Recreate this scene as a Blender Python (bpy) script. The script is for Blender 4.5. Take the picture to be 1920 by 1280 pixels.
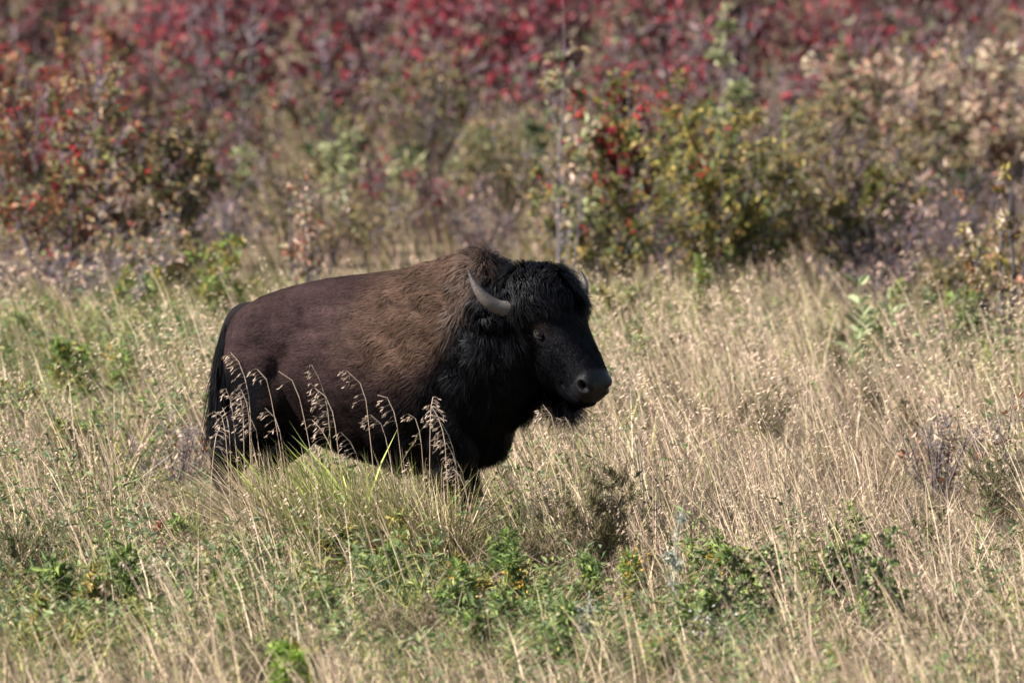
import bpy, bmesh, math, random
import numpy as np
from mathutils import Vector, Matrix

# ------------------------------------------------------------------ scene, camera, light
sc = bpy.context.scene
for o in list(bpy.data.objects):
    bpy.data.objects.remove(o)
C = sc.collection
rng = np.random.default_rng(11)
random.seed(11)
PI = math.pi

CAM_H, CAM_D, FPX = 5.25, 60.0, 22500.0          # camera height, distance to the bison, focal length in 1920-px units
PITCH = math.radians(5.0) - 408.0 / FPX           # looking down by this much
cam = bpy.data.cameras.new('camera')
camo = bpy.data.objects.new('camera', cam)
C.objects.link(camo)
camo.location = (0, -CAM_D, CAM_H)
camo.rotation_euler = (PI / 2 - PITCH, 0, 0)
cam.sensor_width = 36.0
cam.lens = FPX / 1920 * 36.0
cam.clip_start, cam.clip_end = 1.0, 3000.0
cam.dof.use_dof = True
cam.dof.focus_distance = 60.0
cam.dof.aperture_fstop = 4.0
sc.camera = camo

SUN_EL, SUN_AZ = math.radians(40), math.radians(-110)   # azimuth from +Y, clockwise: behind the camera's shoulder, from the left
sun_dir = Vector((math.sin(SUN_AZ) * math.cos(SUN_EL), math.cos(SUN_AZ) * math.cos(SUN_EL), math.sin(SUN_EL)))
w = bpy.data.worlds.new('World')
sc.world = w
w.use_nodes = True
nt = w.node_tree
bg = nt.nodes['Background']
sky = nt.nodes.new('ShaderNodeTexSky')
sky.sky_type = 'NISHITA'
sky.sun_disc = False
sky.sun_elevation = SUN_EL
sky.sun_rotation = SUN_AZ
nt.links.new(sky.outputs[0], bg.inputs[0])
bg.inputs[1].default_value = 0.06
sl = bpy.data.lights.new('sun', 'SUN')
sl.energy = 5.0
sl.angle = math.radians(0.5)
sl.color = (1.0, 0.945, 0.87)
so = bpy.data.objects.new('sun', sl)
C.objects.link(so)
so.rotation_euler = (-sun_dir).to_track_quat('-Z', 'Y').to_euler()
vs = sc.view_settings
vs.view_transform = 'Standard'
vs.look = 'None'
vs.exposure = 1.5
vs.gamma = 1.0
vs.use_curve_mapping = False
sc.cycles.use_denoising = True
sc.cycles.max_bounces = 6
sc.cycles.diffuse_bounces = 3
sc.cycles.transmission_bounces = 4
sc.cycles.transparent_max_bounces = 8


# ------------------------------------------------------------------ helpers
def at(px, py, z=0.0):
    """world point at height z that shows at photo pixel (px, py)"""
    dx, dy = (px - 960) / FPX, (640 - py) / FPX
    cp, sp = math.cos(PITCH), math.sin(PITCH)
    d = Vector((dx, cp + dy * sp, -sp + dy * cp))
    t = (z - CAM_H) / d.z
    return Vector((d.x * t, -CAM_D + d.y * t, z))


def pix(P):
    """photo pixels of an (N,3) array of points"""
    cp, sp = math.cos(PITCH), math.sin(PITCH)
    X, Y, Z = P[:, 0], P[:, 1] + CAM_D, P[:, 2] - CAM_H
    dep = Y * cp - Z * sp
    up = Y * sp + Z * cp
    return 960 + FPX * X / dep, 640 - FPX * up / dep


def ppm(p):
    return FPX / (p[1] + CAM_D)


_nzr = np.random.default_rng(5)
_ND = _nzr.normal(size=(40, 3))
_ND /= np.linalg.norm(_ND, axis=1)[:, None]
_NP = _nzr.uniform(0, 2 * PI, 40)


def nz(p, f, seed=0):
    """smooth noise in about -1..1 for (N,3) points"""
    s = np.zeros(len(p))
    for i in range(5):
        k = (seed * 5 + i) % 40
        s += np.sin(p @ _ND[k] * f * (0.7 + 0.22 * i) * 2 * PI + _NP[k] + seed)
    return s / 3.2


def unit(a):
    return a / np.maximum(np.linalg.norm(a, axis=-1, keepdims=True), 1e-9)


def mesh_np(name, V, quads=None, tris=None, col=None, normals=None, smooth=False):
    V = np.asarray(V, np.float32)
    nq = 0 if quads is None else len(quads)
    ntr = 0 if tris is None else len(tris)
    me = bpy.data.meshes.new(name)
    me.vertices.add(len(V))
    me.vertices.foreach_set('co', V.ravel())
    loops = []
    if nq:
        loops.append(np.asarray(quads, np.int32).ravel())
    if ntr:
        loops.append(np.asarray(tris, np.int32).ravel())
    loops = np.concatenate(loops)
    me.loops.add(len(loops))
    me.loops.foreach_set('vertex_index', loops)
    me.polygons.add(nq + ntr)
    starts = np.concatenate([np.arange(nq) * 4, nq * 4 + np.arange(ntr) * 3]).astype(np.int32)
    me.polygons.foreach_set('loop_start', starts)
    me.polygons.foreach_set('use_smooth', np.full(nq + ntr, smooth))
    me.update(calc_edges=True)
    if col is not None:
        a = me.attributes.new('Col', 'FLOAT_COLOR', 'POINT')
        c = np.ones((len(V), 4), np.float32)
        c[:, :col.shape[1]] = col
        a.data.foreach_set('color', c.ravel())
    if normals is not None:
        me.normals_split_custom_set_from_vertices(np.asarray(normals, np.float32))
    return me


class MB:
    """collects vertices, quads, tris and colours, builds one mesh"""
    def __init__(self):
        self.v, self.q, self.t, self.c, self.n = [], [], [], [], 0

    def add(self, V, q=None, t=None, col=(1, 1, 1)):
        V = np.asarray(V, float).reshape(-1, 3)
        if q is not None and len(q):
            self.q.append(np.asarray(q, int) + self.n)
        if t is not None and len(t):
            self.t.append(np.asarray(t, int) + self.n)
        col = np.asarray(col, float)
        if col.ndim == 1:
            col = np.tile(col, (len(V), 1))
        self.v.append(V)
        self.c.append(col[:, :3])
        self.n += len(V)

    def mesh(self, name, smooth=False):
        return mesh_np(name, np.concatenate(self.v), np.concatenate(self.q) if self.q else None,
                       np.concatenate(self.t) if self.t else None, np.concatenate(self.c), smooth=smooth)

    def build(self, name, mat, parent=None, smooth=False):
        return obj(name, self.mesh(name, smooth), mat, parent)


def obj(name, me, mat, parent=None):
    o = bpy.data.objects.new(name, me)
    C.objects.link(o)
    if mat is not None:
        me.materials.clear()
        me.materials.append(mat)
    if parent is not None:
        o.parent = parent
    return o


def tag(o, label=None, cat=None, group=None, kind=None):
    for k, v in (('label', label), ('category', cat), ('group', group), ('kind', kind)):
        if v:
            o[k] = v
    return o


def empty(name, loc, rz=0.0):
    o = bpy.data.objects.new(name, None)
    C.objects.link(o)
    o.location = loc
    o.rotation_euler = (0, 0, rz)
    o.empty_display_size = 0.1
    return o


def tube(mb, P, R, sides=5, col=(1, 1, 1), cap=False):
    """tapered tube along polyline P with radii R"""
    P = np.asarray(P, float)
    k = len(P)
    T = np.gradient(P, axis=0)
    T = unit(T)
    ref = np.array([0.0, 1.0, 0.0]) if abs(T[0][1]) < 0.8 else np.array([1.0, 0, 0])
    A = unit(np.cross(T, ref))
    B = np.cross(T, A)
    ang = np.arange(sides) * 2 * PI / sides
    R = np.asarray(R, float)
    V = P[:, None, :] + R[:, None, None] * (np.cos(ang)[None, :, None] * A[:, None, :] + np.sin(ang)[None, :, None] * B[:, None, :])
    i = np.arange(k - 1)[:, None] * sides
    j = np.arange(sides)[None, :]
    j2 = (j + 1) % sides
    q = np.stack([i + j, i + j2, i + sides + j2, i + sides + j], -1).reshape(-1, 4)
    t = []
    V = V.reshape(-1, 3)
    if cap:
        V = np.concatenate([V, P[:1], P[-1:]])
        n0 = k * sides
        for s in range(sides):
            t.append((n0, (s + 1) % sides, s))
            t.append((n0 + 1, (k - 1) * sides + s, (k - 1) * sides + (s + 1) % sides))
    c = np.asarray(col, float)
    if c.ndim == 2 and len(c) == k:
        c = np.repeat(c, sides, 0)
        if cap:
            c = np.concatenate([c, c[:1], c[-1:]])
    mb.add(V, q, t, c)


def attr_mat(name, rough=0.7, spec=0.2, trans=0.0, noise=0.0, nscale=40.0, gloss_alpha=False, bump=0.0, bscale=80.0):
    m = bpy.data.materials.new(name)
    m.use_nodes = True
    n, l = m.node_tree.nodes, m.node_tree.links
    b = n['Principled BSDF']
    b.inputs['Roughness'].default_value = rough
    b.inputs['Specular IOR Level'].default_value = spec
    a = n.new('ShaderNodeAttribute')
    a.attribute_name = 'Col'
    cout = a.outputs['Color']
    if noise > 0 or bump > 0:
        tc = n.new('ShaderNodeTexCoord')
        tx = n.new('ShaderNodeTexNoise')
        tx.inputs['Scale'].default_value = nscale
        tx.inputs['Detail'].default_value = 4
        l.new(tc.outputs['Object'], tx.inputs['Vector'])
    if noise > 0:
        mr = n.new('ShaderNodeMapRange')
        mr.inputs['From Min'].default_value = 0.25
        mr.inputs['From Max'].default_value = 0.75
        mr.inputs['To Min'].default_value = 1 - noise
        mr.inputs['To Max'].default_value = 1 + noise
        l.new(tx.outputs['Fac'], mr.inputs['Value'])
        vm = n.new('ShaderNodeVectorMath')
        vm.operation = 'SCALE'
        l.new(cout, vm.inputs[0])
        l.new(mr.outputs[0], vm.inputs['Scale'])
        cout = vm.outputs[0]
    l.new(cout, b.inputs['Base Color'])
    if gloss_alpha:
        mr2 = n.new('ShaderNodeMapRange')
        mr2.inputs['To Min'].default_value = 0.32
        mr2.inputs['To Max'].default_value = rough
        l.new(a.outputs['Alpha'], mr2.inputs['Value'])
        l.new(mr2.outputs[0], b.inputs['Roughness'])
        mr3 = n.new('ShaderNodeMapRange')
        mr3.inputs['To Min'].default_value = 0.2
        mr3.inputs['To Max'].default_value = spec
        l.new(a.outputs['Alpha'], mr3.inputs['Value'])
        l.new(mr3.outputs[0], b.inputs['Specular IOR Level'])
    if bump > 0:
        bt = n.new('ShaderNodeTexNoise')
        bt.inputs['Scale'].default_value = bscale
        bt.inputs['Detail'].default_value = 5
        l.new(tc.outputs['Object'], bt.inputs['Vector'])
        bp = n.new('ShaderNodeBump')
        bp.inputs['Strength'].default_value = bump
        bp.inputs['Distance'].default_value = 0.01
        l.new(bt.outputs['Fac'], bp.inputs['Height'])
        l.new(bp.outputs[0], b.inputs['Normal'])
    if trans > 0:
        tr = n.new('ShaderNodeBsdfTranslucent')
        l.new(cout, tr.inputs['Color'])
        mx = n.new('ShaderNodeMixShader')
        mx.inputs[0].default_value = trans
        l.new(b.outputs[0], mx.inputs[1])
        l.new(tr.outputs[0], mx.inputs[2])
        l.new(mx.outputs[0], n['Material Output'].inputs['Surface'])
    return m


M_GRASS = attr_mat('grass_blade', 0.6, 0.25, 0.16)
M_LEAF = attr_mat('leaf', 0.55, 0.3, 0.28)
M_BARK = attr_mat('bark', 0.85, 0.15, 0, 0.25, 30.0)
M_BERRY = attr_mat('berry', 0.3, 0.5)
M_BODY = attr_mat('bison_hide', 0.8, 0.07, 0, 0.2, 25.0, True, 0.5, 160.0)
M_FUR = attr_mat('bison_hair', 0.55, 0.11, 0.0)
M_COAT = attr_mat('bison_coat_hair', 0.8, 0.04, 0.0)
M_HORN = attr_mat('horn', 0.5, 0.35, 0, 0.25, 60.0, False, 0.6, 120.0)

# ------------------------------------------------------------------ ground
gm = bpy.data.materials.new('thatch_soil')
gm.use_nodes = True
gn, gl = gm.node_tree.nodes, gm.node_tree.links
gb = gn['Principled BSDF']
gb.inputs['Roughness'].default_value = 0.95
gb.inputs['Specular IOR Level'].default_value = 0.1
gtc = gn.new('ShaderNodeTexCoord')
gt = gn.new('ShaderNodeTexNoise')
gt.inputs['Scale'].default_value = 3.0
gt.inputs['Detail'].default_value = 8
gr = gn.new('ShaderNodeValToRGB')
gr.color_ramp.elements[0].position = 0.35
gr.color_ramp.elements[0].color = (0.06, 0.045, 0.03, 1)
gr.color_ramp.elements[1].position = 0.7
gr.color_ramp.elements[1].color = (0.2, 0.155, 0.09, 1)
gl.new(gtc.outputs['Object'], gt.inputs['Vector'])
gl.new(gt.outputs['Fac'], gr.inputs['Fac'])
gl.new(gr.outputs[0], gb.inputs['Base Color'])
gx = np.concatenate([np.linspace(-900, -20, 12), np.linspace(-16, 16, 60), np.linspace(20, 900, 12)])
gy = np.concatenate([np.linspace(-70, -15, 10), np.linspace(-12, 75, 140), np.linspace(80, 1500, 16)])
GX, GY = np.meshgrid(gx, gy)
gp = np.stack([GX.ravel(), GY.ravel(), np.zeros(GX.size)], 1)
GZ = 0.02 * nz(gp, 0.35, 1) - 0.02
gp[:, 2] = GZ
nx_, ny_ = len(gx), len(gy)
ii, jj = np.meshgrid(np.arange(nx_ - 1), np.arange(ny_ - 1))
ii, jj = ii.ravel(), jj.ravel()
gq = np.stack([jj * nx_ + ii, jj * nx_ + ii + 1, (jj + 1) * nx_ + ii + 1, (jj + 1) * nx_ + ii], 1)
ground = obj('ground', mesh_np('ground', gp, gq, smooth=True), gm)
tag(ground, 'brown soil and thatch beneath the prairie grass', 'ground', None, 'structure')

# ------------------------------------------------------------------ the bison
B0 = at(680, 1048)
BYAW = math.radians(-18)
bison = empty('bison', (B0.x, B0.y, 0), BYAW)
tag(bison, 'dark brown bison standing side-on in tall grass, its black head turned towards the viewer', 'bison')

# head frame in body coordinates: u poll to muzzle, v out of the forehead, w to the animal's left
HYAW, HPIT = math.radians(-28), math.radians(43)
HO = np.array([0.915, -0.06, 1.35])
hf = np.array([math.cos(HYAW), math.sin(HYAW), 0])
HU = hf * math.cos(HPIT) + np.array([0, 0, -math.sin(HPIT)])
HV = hf * math.sin(HPIT) + np.array([0, 0, math.cos(HPIT)])
HW = np.cross(HV, HU)
if HW @ np.array([-math.sin(HYAW), math.cos(HYAW), 0]) < 0:
    HW = -HW


def H(u, v, w_):
    return HO + u * HU + v * HV + w_ * HW


def to_head(p):
    d = p - HO
    return d @ HU, d @ HV, d @ HW


skin = MB()


def loft(mb, rings):
    """rings: list of (n,3) closed loops; capped"""
    n = len(rings[0])
    V = np.concatenate(rings)
    k = len(rings)
    i = np.arange(k - 1)[:, None] * n
    j = np.arange(n)[None, :]
    j2 = (j + 1) % n
    q = np.stack([i + j, i + j2, i + n + j2, i + n + j], -1).reshape(-1, 4)
    V = np.concatenate([V, rings[0].mean(0)[None], rings[-1].mean(0)[None]])
    t = []
    for s in range(n):
        t.append((k * n, (s + 1) % n, s))
        t.append((k * n + 1, (k - 1) * n + s, (k - 1) * n + (s + 1) % n))
    mb.add(V, q, t)


def resample(tab, m):
    """smooth Catmull-Rom through the rows of a table"""
    tab = np.asarray(tab, float)
    n = len(tab)
    out = []
    for s in np.linspace(0, n - 1, m):
        i = min(int(s), n - 2)
        f = s - i
        p0, p1, p2, p3 = tab[max(i - 1, 0)], tab[i], tab[i + 1], tab[min(i + 2, n - 1)]
        out.append(0.5 * (2 * p1 + (p2 - p0) * f + (2 * p0 - 5 * p1 + 4 * p2 - p3) * f * f + (3 * p1 - p0 - 3 * p2 + p3) * f ** 3))
    return np.array(out)


# trunk and neck: x, top, bottom, half width, sideways shift, top wedge
TR = [(-0.70, 1.09, 0.95, 0.05, 0, 0.8), (-0.68, 1.19, 0.82, 0.15, 0, 0.8), (-0.60, 1.27, 0.74, 0.235, 0, 0.85), (-0.45, 1.345, 0.69, 0.295, 0, 0.95),
      (-0.22, 1.405, 0.58, 0.335, 0, 1.0), (0.05, 1.435, 0.51, 0.365, 0, 1.05), (0.25, 1.465, 0.475, 0.372, 0, 1.15), (0.42, 1.515, 0.52, 0.36, 0, 1.3),
      (0.58, 1.545, 0.53, 0.33, 0, 1.4), (0.70, 1.51, 0.60, 0.295, -0.01, 1.35), (0.80, 1.44, 0.69, 0.255, -0.03, 1.2), (0.90, 1.36, 0.79, 0.215, -0.05, 1.0),
      (0.97, 1.26, 0.88, 0.15, -0.06, 1.0)]
rings = []
for x, zt, zb, hw, ys, wd in resample(TR, 44):
    ph = np.linspace(0, 2 * PI, 40, endpoint=False)
    zc = zb + (zt - zb) * 0.47
    s, c = np.sin(ph), np.cos(ph)
    ex = np.where(s > 0, wd, 0.8)
    y = ys + hw * np.sign(c) * np.abs(c) ** ex
    z = np.where(s > 0, zc + (zt - zc) * s, zc + (zc - zb) * s)
    rings.append(np.stack([np.full(40, x), y, z], 1))
loft(skin, rings)

# head: u, half width, dorsal, ventral, squareness
HD = [(-0.13, 0.09, 0.05, -0.10, 1), (-0.08, 0.14, 0.115, -0.16, 1), (0.0, 0.19, 0.180, -0.24, 1), (0.10, 0.200, 0.195, -0.30, 0.95), (0.20, 0.188, 0.178, -0.31, 0.9),
      (0.28, 0.164, 0.138, -0.30, 0.85), (0.38, 0.138, 0.108, -0.26, 0.8), (0.48, 0.117, 0.092, -0.22, 0.75), (0.55, 0.108, 0.074, -0.19, 0.7),
      (0.61, 0.104, 0.056, -0.165, 0.7), (0.650, 0.088, 0.022, -0.135, 0.75), (0.668, 0.045, -0.02, -0.085, 0.9)]
rings = []
for u, hw, dv, vv, ex in resample(HD, 34):
    ph = np.linspace(0, 2 * PI, 32, endpoint=False)
    s, c = np.sin(ph), np.cos(ph)
    vc = 0.5 * dv + 0.5 * vv
    vc = vc * 0.6 + 0.4 * dv * 0
    wv = hw * np.sign(c) * np.abs(c) ** ex * np.where(s < 0, 1 - 0.28 * np.abs(s), 1)
    v = np.where(s > 0, vc + (dv - vc) * np.abs(s) ** ex, vc - (vc - vv) * np.abs(s) ** ex)
    rings.append(HO + u * HU + v[:, None] * HV + wv[:, None] * HW)
loft(skin, rings)


def blob(c, r, axes=None):
    th = np.linspace(0.12, PI - 0.12, 12)
    rr = []
    A = np.eye(3) if axes is None else np.asarray(axes)
    for t in th:
        ph = np.linspace(0, 2 * PI, 16, endpoint=False)
        L = np.stack([np.sin(t) * np.cos(ph) * r[0], np.sin(t) * np.sin(ph) * r[1], np.full(16, math.cos(t) * r[2])], 1)
        rr.append(np.asarray(c) + L @ A)
    loft(skin, rr)


def limb(pts, rad, sides=14, m=26):
    tab = resample(np.column_stack([pts, rad]), m)
    P, R = tab[:, :3], np.maximum(tab[:, 3], 0.01)
    tmp = MB()
    tube(tmp, P, R, sides, cap=True)
    skin.add(tmp.v[0], tmp.q[0], tmp.t[0])


HAX = np.stack([HU, HV, HW])
for s in (-1, 1):
    blob((0.46, s * 0.185, 1.02), (0.26, 0.15, 0.36))          # shoulder
    blob((-0.45, s * 0.18, 0.98), (0.21, 0.15, 0.27))         # thigh
    blob(H(0.25, 0.055, s * 0.125), (0.06, 0.03, 0.035), HAX)   # brow
    blob(H(0.33, -0.10, s * 0.075), (0.13, 0.11, 0.055), HAX)  # cheek
    blob(H(0.605, 0.0, s * 0.055), (0.05, 0.045, 0.045), HAX)   # nostril wing
    # ear
    e0 = H(0.10, -0.06, s * 0.16)
    ed = unit(HW * s * 0.8 - HU * 0.3 - HV * 0.35)
    limb([e0, e0 + ed * 0.06, e0 + ed * 0.12, e0 + ed * 0.17], [0.03, 0.04, 0.035, 0.012], 10, 10)
blob(H(0.56, -0.13, 0.0), (0.09, 0.05, 0.065), HAX)            # chin
blob((0.61, -0.03, 0.72), (0.19, 0.20, 0.20))                # brisket
blob((0.83, -0.06, 0.95), (0.14, 0.15, 0.22))                # throat
# legs: shoulder/hip to fetlock
LEGS = {
    'fr': ([(0.50, -0.19, 0.95), (0.53, -0.21, 0.68), (0.585, -0.20, 0.41), (0.57, -0.20, 0.27), (0.565, -0.20, 0.13), (0.59, -0.20, 0.06)], [0.15, 0.115, 0.07, 0.05, 0.05, 0.055]),
    'fl': ([(0.46, 0.19, 0.95), (0.44, 0.21, 0.68), (0.40, 0.20, 0.41), (0.38, 0.20, 0.27), (0.37, 0.20, 0.13), (0.39, 0.20, 0.06)], [0.15, 0.115, 0.07, 0.05, 0.05, 0.055]),
    'hr': ([(-0.45, -0.17, 1.02), (-0.44, -0.20, 0.78), (-0.56, -0.20, 0.60), (-0.655, -0.19, 0.47), (-0.635, -0.19, 0.30), (-0.625, -0.19, 0.13), (-0.60, -0.19, 0.06)], [0.18, 0.17, 0.125, 0.085, 0.058, 0.05, 0.053]),
    'hl': ([(-0.45, 0.17, 1.02), (-0.38, 0.20, 0.78), (-0.46, 0.20, 0.60), (-0.54, 0.19, 0.47), (-0.52, 0.19, 0.30), (-0.51, 0.19, 0.13), (-0.485, 0.19, 0.06)], [0.18, 0.17, 0.125, 0.085, 0.058, 0.05, 0.053]),
}
for P, R in LEGS.values():
    limb(P, R)

tmpo = obj('tmp_body', skin.mesh('tmp_body'), None)
md = tmpo.modifiers.new('r', 'REMESH')
md.mode = 'VOXEL'
md.voxel_size = 0.0105
md2 = tmpo.modifiers.new('s', 'SMOOTH')
md2.factor = 0.5
md2.iterations = 14
dg = bpy.context.evaluated_depsgraph_get()
bm_ = bpy.data.meshes.new_from_object(tmpo.evaluated_get(dg))
bpy.data.objects.remove(tmpo)
nV = len(bm_.vertices)
BV = np.empty(nV * 3, np.float32)
bm_.vertices.foreach_get('co', BV)
BV = BV.reshape(-1, 3).astype(float)
BN = np.empty(nV * 3, np.float32)
bm_.vertices.foreach_get('normal', BN)
BN = BN.reshape(-1, 3).astype(float)
def ss_(a, b, x):
    t = np.clip((x - a) / (b - a), 0, 1)
    return t * t * (3 - 2 * t)


# nostrils, mouth, hip and rib relief
u_, v_, w_ = to_head(BV)
disp = np.zeros(nV)
nost = np.zeros(nV)
for s in (-1, 1):
    dn_ = np.sqrt(((u_ - 0.626 + 0.35 * (v_ + 0.002)) / 0.020) ** 2 + ((v_ + 0.002) / 0.014) ** 2)
    k_ = ss_(0.03, 0.05, w_ * s) * (u_ > 0.55)
    disp -= 0.042 * np.exp(-dn_ ** 2) * k_
    disp += 0.007 * np.exp(-((dn_ - 1.9) / 0.5) ** 2) * k_
    nost = np.maximum(nost, np.exp(-dn_ ** 2) * k_)
    d2 = ((u_ - 0.272) / 0.03) ** 2 + ((v_ - 0.012) / 0.016) ** 2 + ((w_ - s * 0.15) / 0.05) ** 2
    disp -= 0.012 * np.exp(-d2)
mline = np.exp(-((v_ + 0.098 - 0.03 * (0.62 - u_)) / 0.008) ** 2) * (u_ > 0.50) * np.clip((0.7 - u_) / 0.02, 0, 1)
disp -= 0.018 * mline
body_w = np.clip((0.3 - u_ * 0) * 0 + (BV[:, 0] < 0.45), 0, 1)
disp += 0.006 * nz(BV, 2.2, 3) * body_w
# folds: in front of the thigh, hollow of the flank
disp -= 0.022 * np.exp(-((BV[:, 0] + 0.30 + 0.35 * (1.05 - BV[:, 2])) / 0.05) ** 2 - ((BV[:, 2] - 1.02) / 0.15) ** 2)
disp += 0.013 * np.exp(-((BV[:, 0] + 0.31) / 0.07) ** 2 - ((BV[:, 2] - 1.25) / 0.07) ** 2)
disp -= 0.012 * np.exp(-((BV[:, 0] + 0.225) / 0.022) ** 2 - ((BV[:, 2] - 1.25) / 0.05) ** 2)
disp -= 0.016 * np.exp(-((BV[:, 0] + 0.13) / 0.10) ** 2 - ((BV[:, 2] - 1.27) / 0.08) ** 2)
BV = BV + BN * disp[:, None]


def ss(a, b, x):
    t = np.clip((x - a) / (b - a), 0, 1)
    return t * t * (3 - 2 * t)


TAN, BRN, DRK, BLK = np.array([0.053, 0.0325, 0.0235]), np.array([0.0285, 0.0172, 0.0168]), np.array([0.0075, 0.0048, 0.0050]), np.array([0.0024, 0.0023, 0.0037])


def coat(p):
    """coat colour for body points"""
    x, z = p[:, 0], p[:, 2]
    u, v, ww = to_head(p)
    n1, n2 = nz(p, 1.6, 2), nz(p, 5.0, 4)
    xx = x + 0.05 * n1 + 0.02 * n2
    zz = z + 0.05 * n1 + 0.02 * n2
    cape = ss(-0.10, 0.30, xx) * ss(0.88, 1.12, zz) * (1 - ss(1.46, 1.53, zz) * ss(0.5, 0.35, xx) * 0.6)
    c = BRN + (TAN - BRN) * cape[:, None]
    c = c * (1 + 0.16 * n1 + 0.10 * n2)[:, None]
    # darker mane crest
    crest = ss(0.56, 0.70, xx) * ss(1.40, 1.47, zz)
    c = c + (DRK * 1.3 - c) * crest[:, None] * 0.8
    low = ss(1.02, 0.76, zz)
    c = c + (DRK - c) * low[:, None]
    blk = np.maximum.reduce([
        ss(0.0, 0.12, xx - (0.42 + 0.50 * np.clip(zz - 1.0, -0.3, 0.6))),      # neck
        ss(0.72, 0.58, zz),
        ss(0.98, 0.86, zz) * ss(-0.36, -0.48, xx),
        ss(0.90, 0.72, zz) * ss(0.10, 0.35, xx),
        ss(-0.06, 0.02, u) * (x > 0.75)])
    c = c + (BLK - c) * blk[:, None]
    ring = np.exp(-((u - 0.255) / 0.05) ** 2 - ((v - 0.03) / 0.035) ** 2) * (x > 0.75) * (np.abs(ww) > 0.08)
    c = c + (np.array([0.020, 0.0125, 0.0105]) - c) * (0.75 * ring)[:, None]
    return np.clip(c, 0.0018, 1), blk, cape


bc, _, _ = coat(BV)
alpha = np.ones(nV)
nose = ss(0.555, 0.60, u_) * (BV[:, 0] > 0.8) * ss(-0.10, -0.07, v_)
alpha = 1 - 0.9 * nose
bc = bc + (np.array([0.0045, 0.0042, 0.005]) - bc) * nose[:, None]
bc *= (1 - 0.75 * nost)[:, None]
alpha = np.maximum(alpha, nost)
bm_.vertices.foreach_set('co', BV.astype(np.float32).ravel())
bm_.update()
at_ = bm_.attributes.new('Col', 'FLOAT_COLOR', 'POINT')
at_.data.foreach_set('color', np.column_stack([bc, alpha]).astype(np.float32).ravel())
bm_.polygons.foreach_set('use_smooth', np.ones(len(bm_.polygons), bool))
body = obj('body', bm_, M_BODY, bison)
BN2 = np.empty(nV * 3, np.float32)
bm_.vertices.foreach_get('normal', BN2)
BN = BN2.reshape(-1, 3).astype(float)

# hair strands: tapering strips rooted on the hide
bm_.calc_loop_triangles()
nt_ = len(bm_.loop_triangles)
TI = np.empty(nt_ * 3, np.int32)
bm_.loop_triangles.foreach_get('vertices', TI)
TI = TI.reshape(-1, 3)
TA = np.linalg.norm(np.cross(BV[TI[:, 1]] - BV[TI[:, 0]], BV[TI[:, 2]] - BV[TI[:, 0]]), axis=1) / 2


def hair_field(p):
    """length, width, lift, direction, density, kind (0 coat 1 mane 2 crown hair 3 beard)"""
    x, y, z = p.T
    u, v, ww = to_head(p)
    n = len(p)
    head = (u > -0.07) & (x > 0.72) & (v > -0.34)
    L = np.full(n, 0.024)
    W = np.full(n, 0.0042)
    lift = np.full(n, 0.16)
    D = np.tile(np.array([-1.0, 0, -0.30]), (n, 1))
    dens = np.ones(n)
    kind = np.zeros(n, int)
    cp = ss(-0.05, 0.35, x)
    L += 0.038 * cp
    W += 0.0012 * cp
    lift += 0.14 * cp
    D[:, 2] -= 0.35 * cp
    # mane, neck and chest
    mn = ss(0.48, 0.62, x + 0.25 * ss(1.1, 0.7, z)) * (~head)
    L = L + (0.085 - L) * mn
    lift = lift + (0.30 - lift) * mn
    D = D + (np.array([-0.35, 0, -1.0]) - D) * mn[:, None]
    crest = ss(1.40, 1.48, z) * ss(0.5, 0.6, x) * (~head)
    lift += 0.45 * crest
    L += 0.01 * crest
    chap = ss(0.86, 0.70, z) * ss(0.30, 0.45, x) * ss(0.28, 0.40, z) * (~head)
    L = L + (0.10 - L) * chap
    D = D + (np.array([-0.25, 0, -1.0]) - D) * chap[:, None]
    kind[(mn > 0.5) | (chap > 0.5)] = 1
    # belly fringe
    bel = ss(0.70, 0.58, z) * ss(-0.4, -0.2, x) * (x < 0.45)
    L += 0.03 * bel
    D = D + (np.array([-0.3, 0, -1.0]) - D) * bel[:, None]
    # lower legs
    leg = z < 0.40
    L[leg], W[leg] = 0.018, 0.0035
    D[leg] = (0, 0, -1)
    dens[leg] = 0.45
    # head
    face = ss(0.19, 0.30, u)
    hl = 0.085 * (1 - face) + 0.026 * face * (1 - 0.5 * ss(0.4, 0.55, u))
    ney = np.exp(-((u - 0.245) / 0.075) ** 2 - ((v - 0.035) / 0.065) ** 2) * (np.abs(ww) > 0.09)
    hl = hl + (0.010 - hl) * np.clip(ney * 1.4, 0, 1)
    under = ss(-0.10, -0.22, v)
    hl = hl + (0.06 - hl) * under * (1 - ss(0.4, 0.5, u))
    L[head] = hl[head]
    W[head] = (0.0055 * (1 - face) + 0.0036 * face)[head]
    Dh = HU[None, :] * 0.55 + np.array([0, 0, -0.55]) * (under * 1.6)[:, None] + HW[None, :] * (np.sign(ww) * 0.35 * (1 - face))[:, None]
    D[head] = Dh[head]
    lift[head] = ((0.75 * (1 - face) + 0.28 * face) * (1 - 0.7 * np.clip(ney * 1.4, 0, 1)))[head]
    kind[head] = 2
    bare = head & (u > 0.56) & (v > -0.10)
    dens[bare] = 0
    dens[head & (u > 0.5)] *= 0.7
    eye = head & (np.hypot((u - 0.272) * 0.8, v - 0.012) < 0.030)
    dens[eye] = 0
    beard = head & (u > 0.30) & (u < 0.56) & (v < -0.15) & (np.abs(ww) < 0.06)
    L[beard] = 0.18
    D[beard] = (0.15, 0, -1)
    lift[beard] = 0.5
    kind[beard] = 3
    dens[beard] = 2.2
    far = y > 0.10
    dens = dens * np.where(far & (z < 1.3) & ~head, 0.35, 1.0)
    return L, W, lift, D, dens, kind


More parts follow.
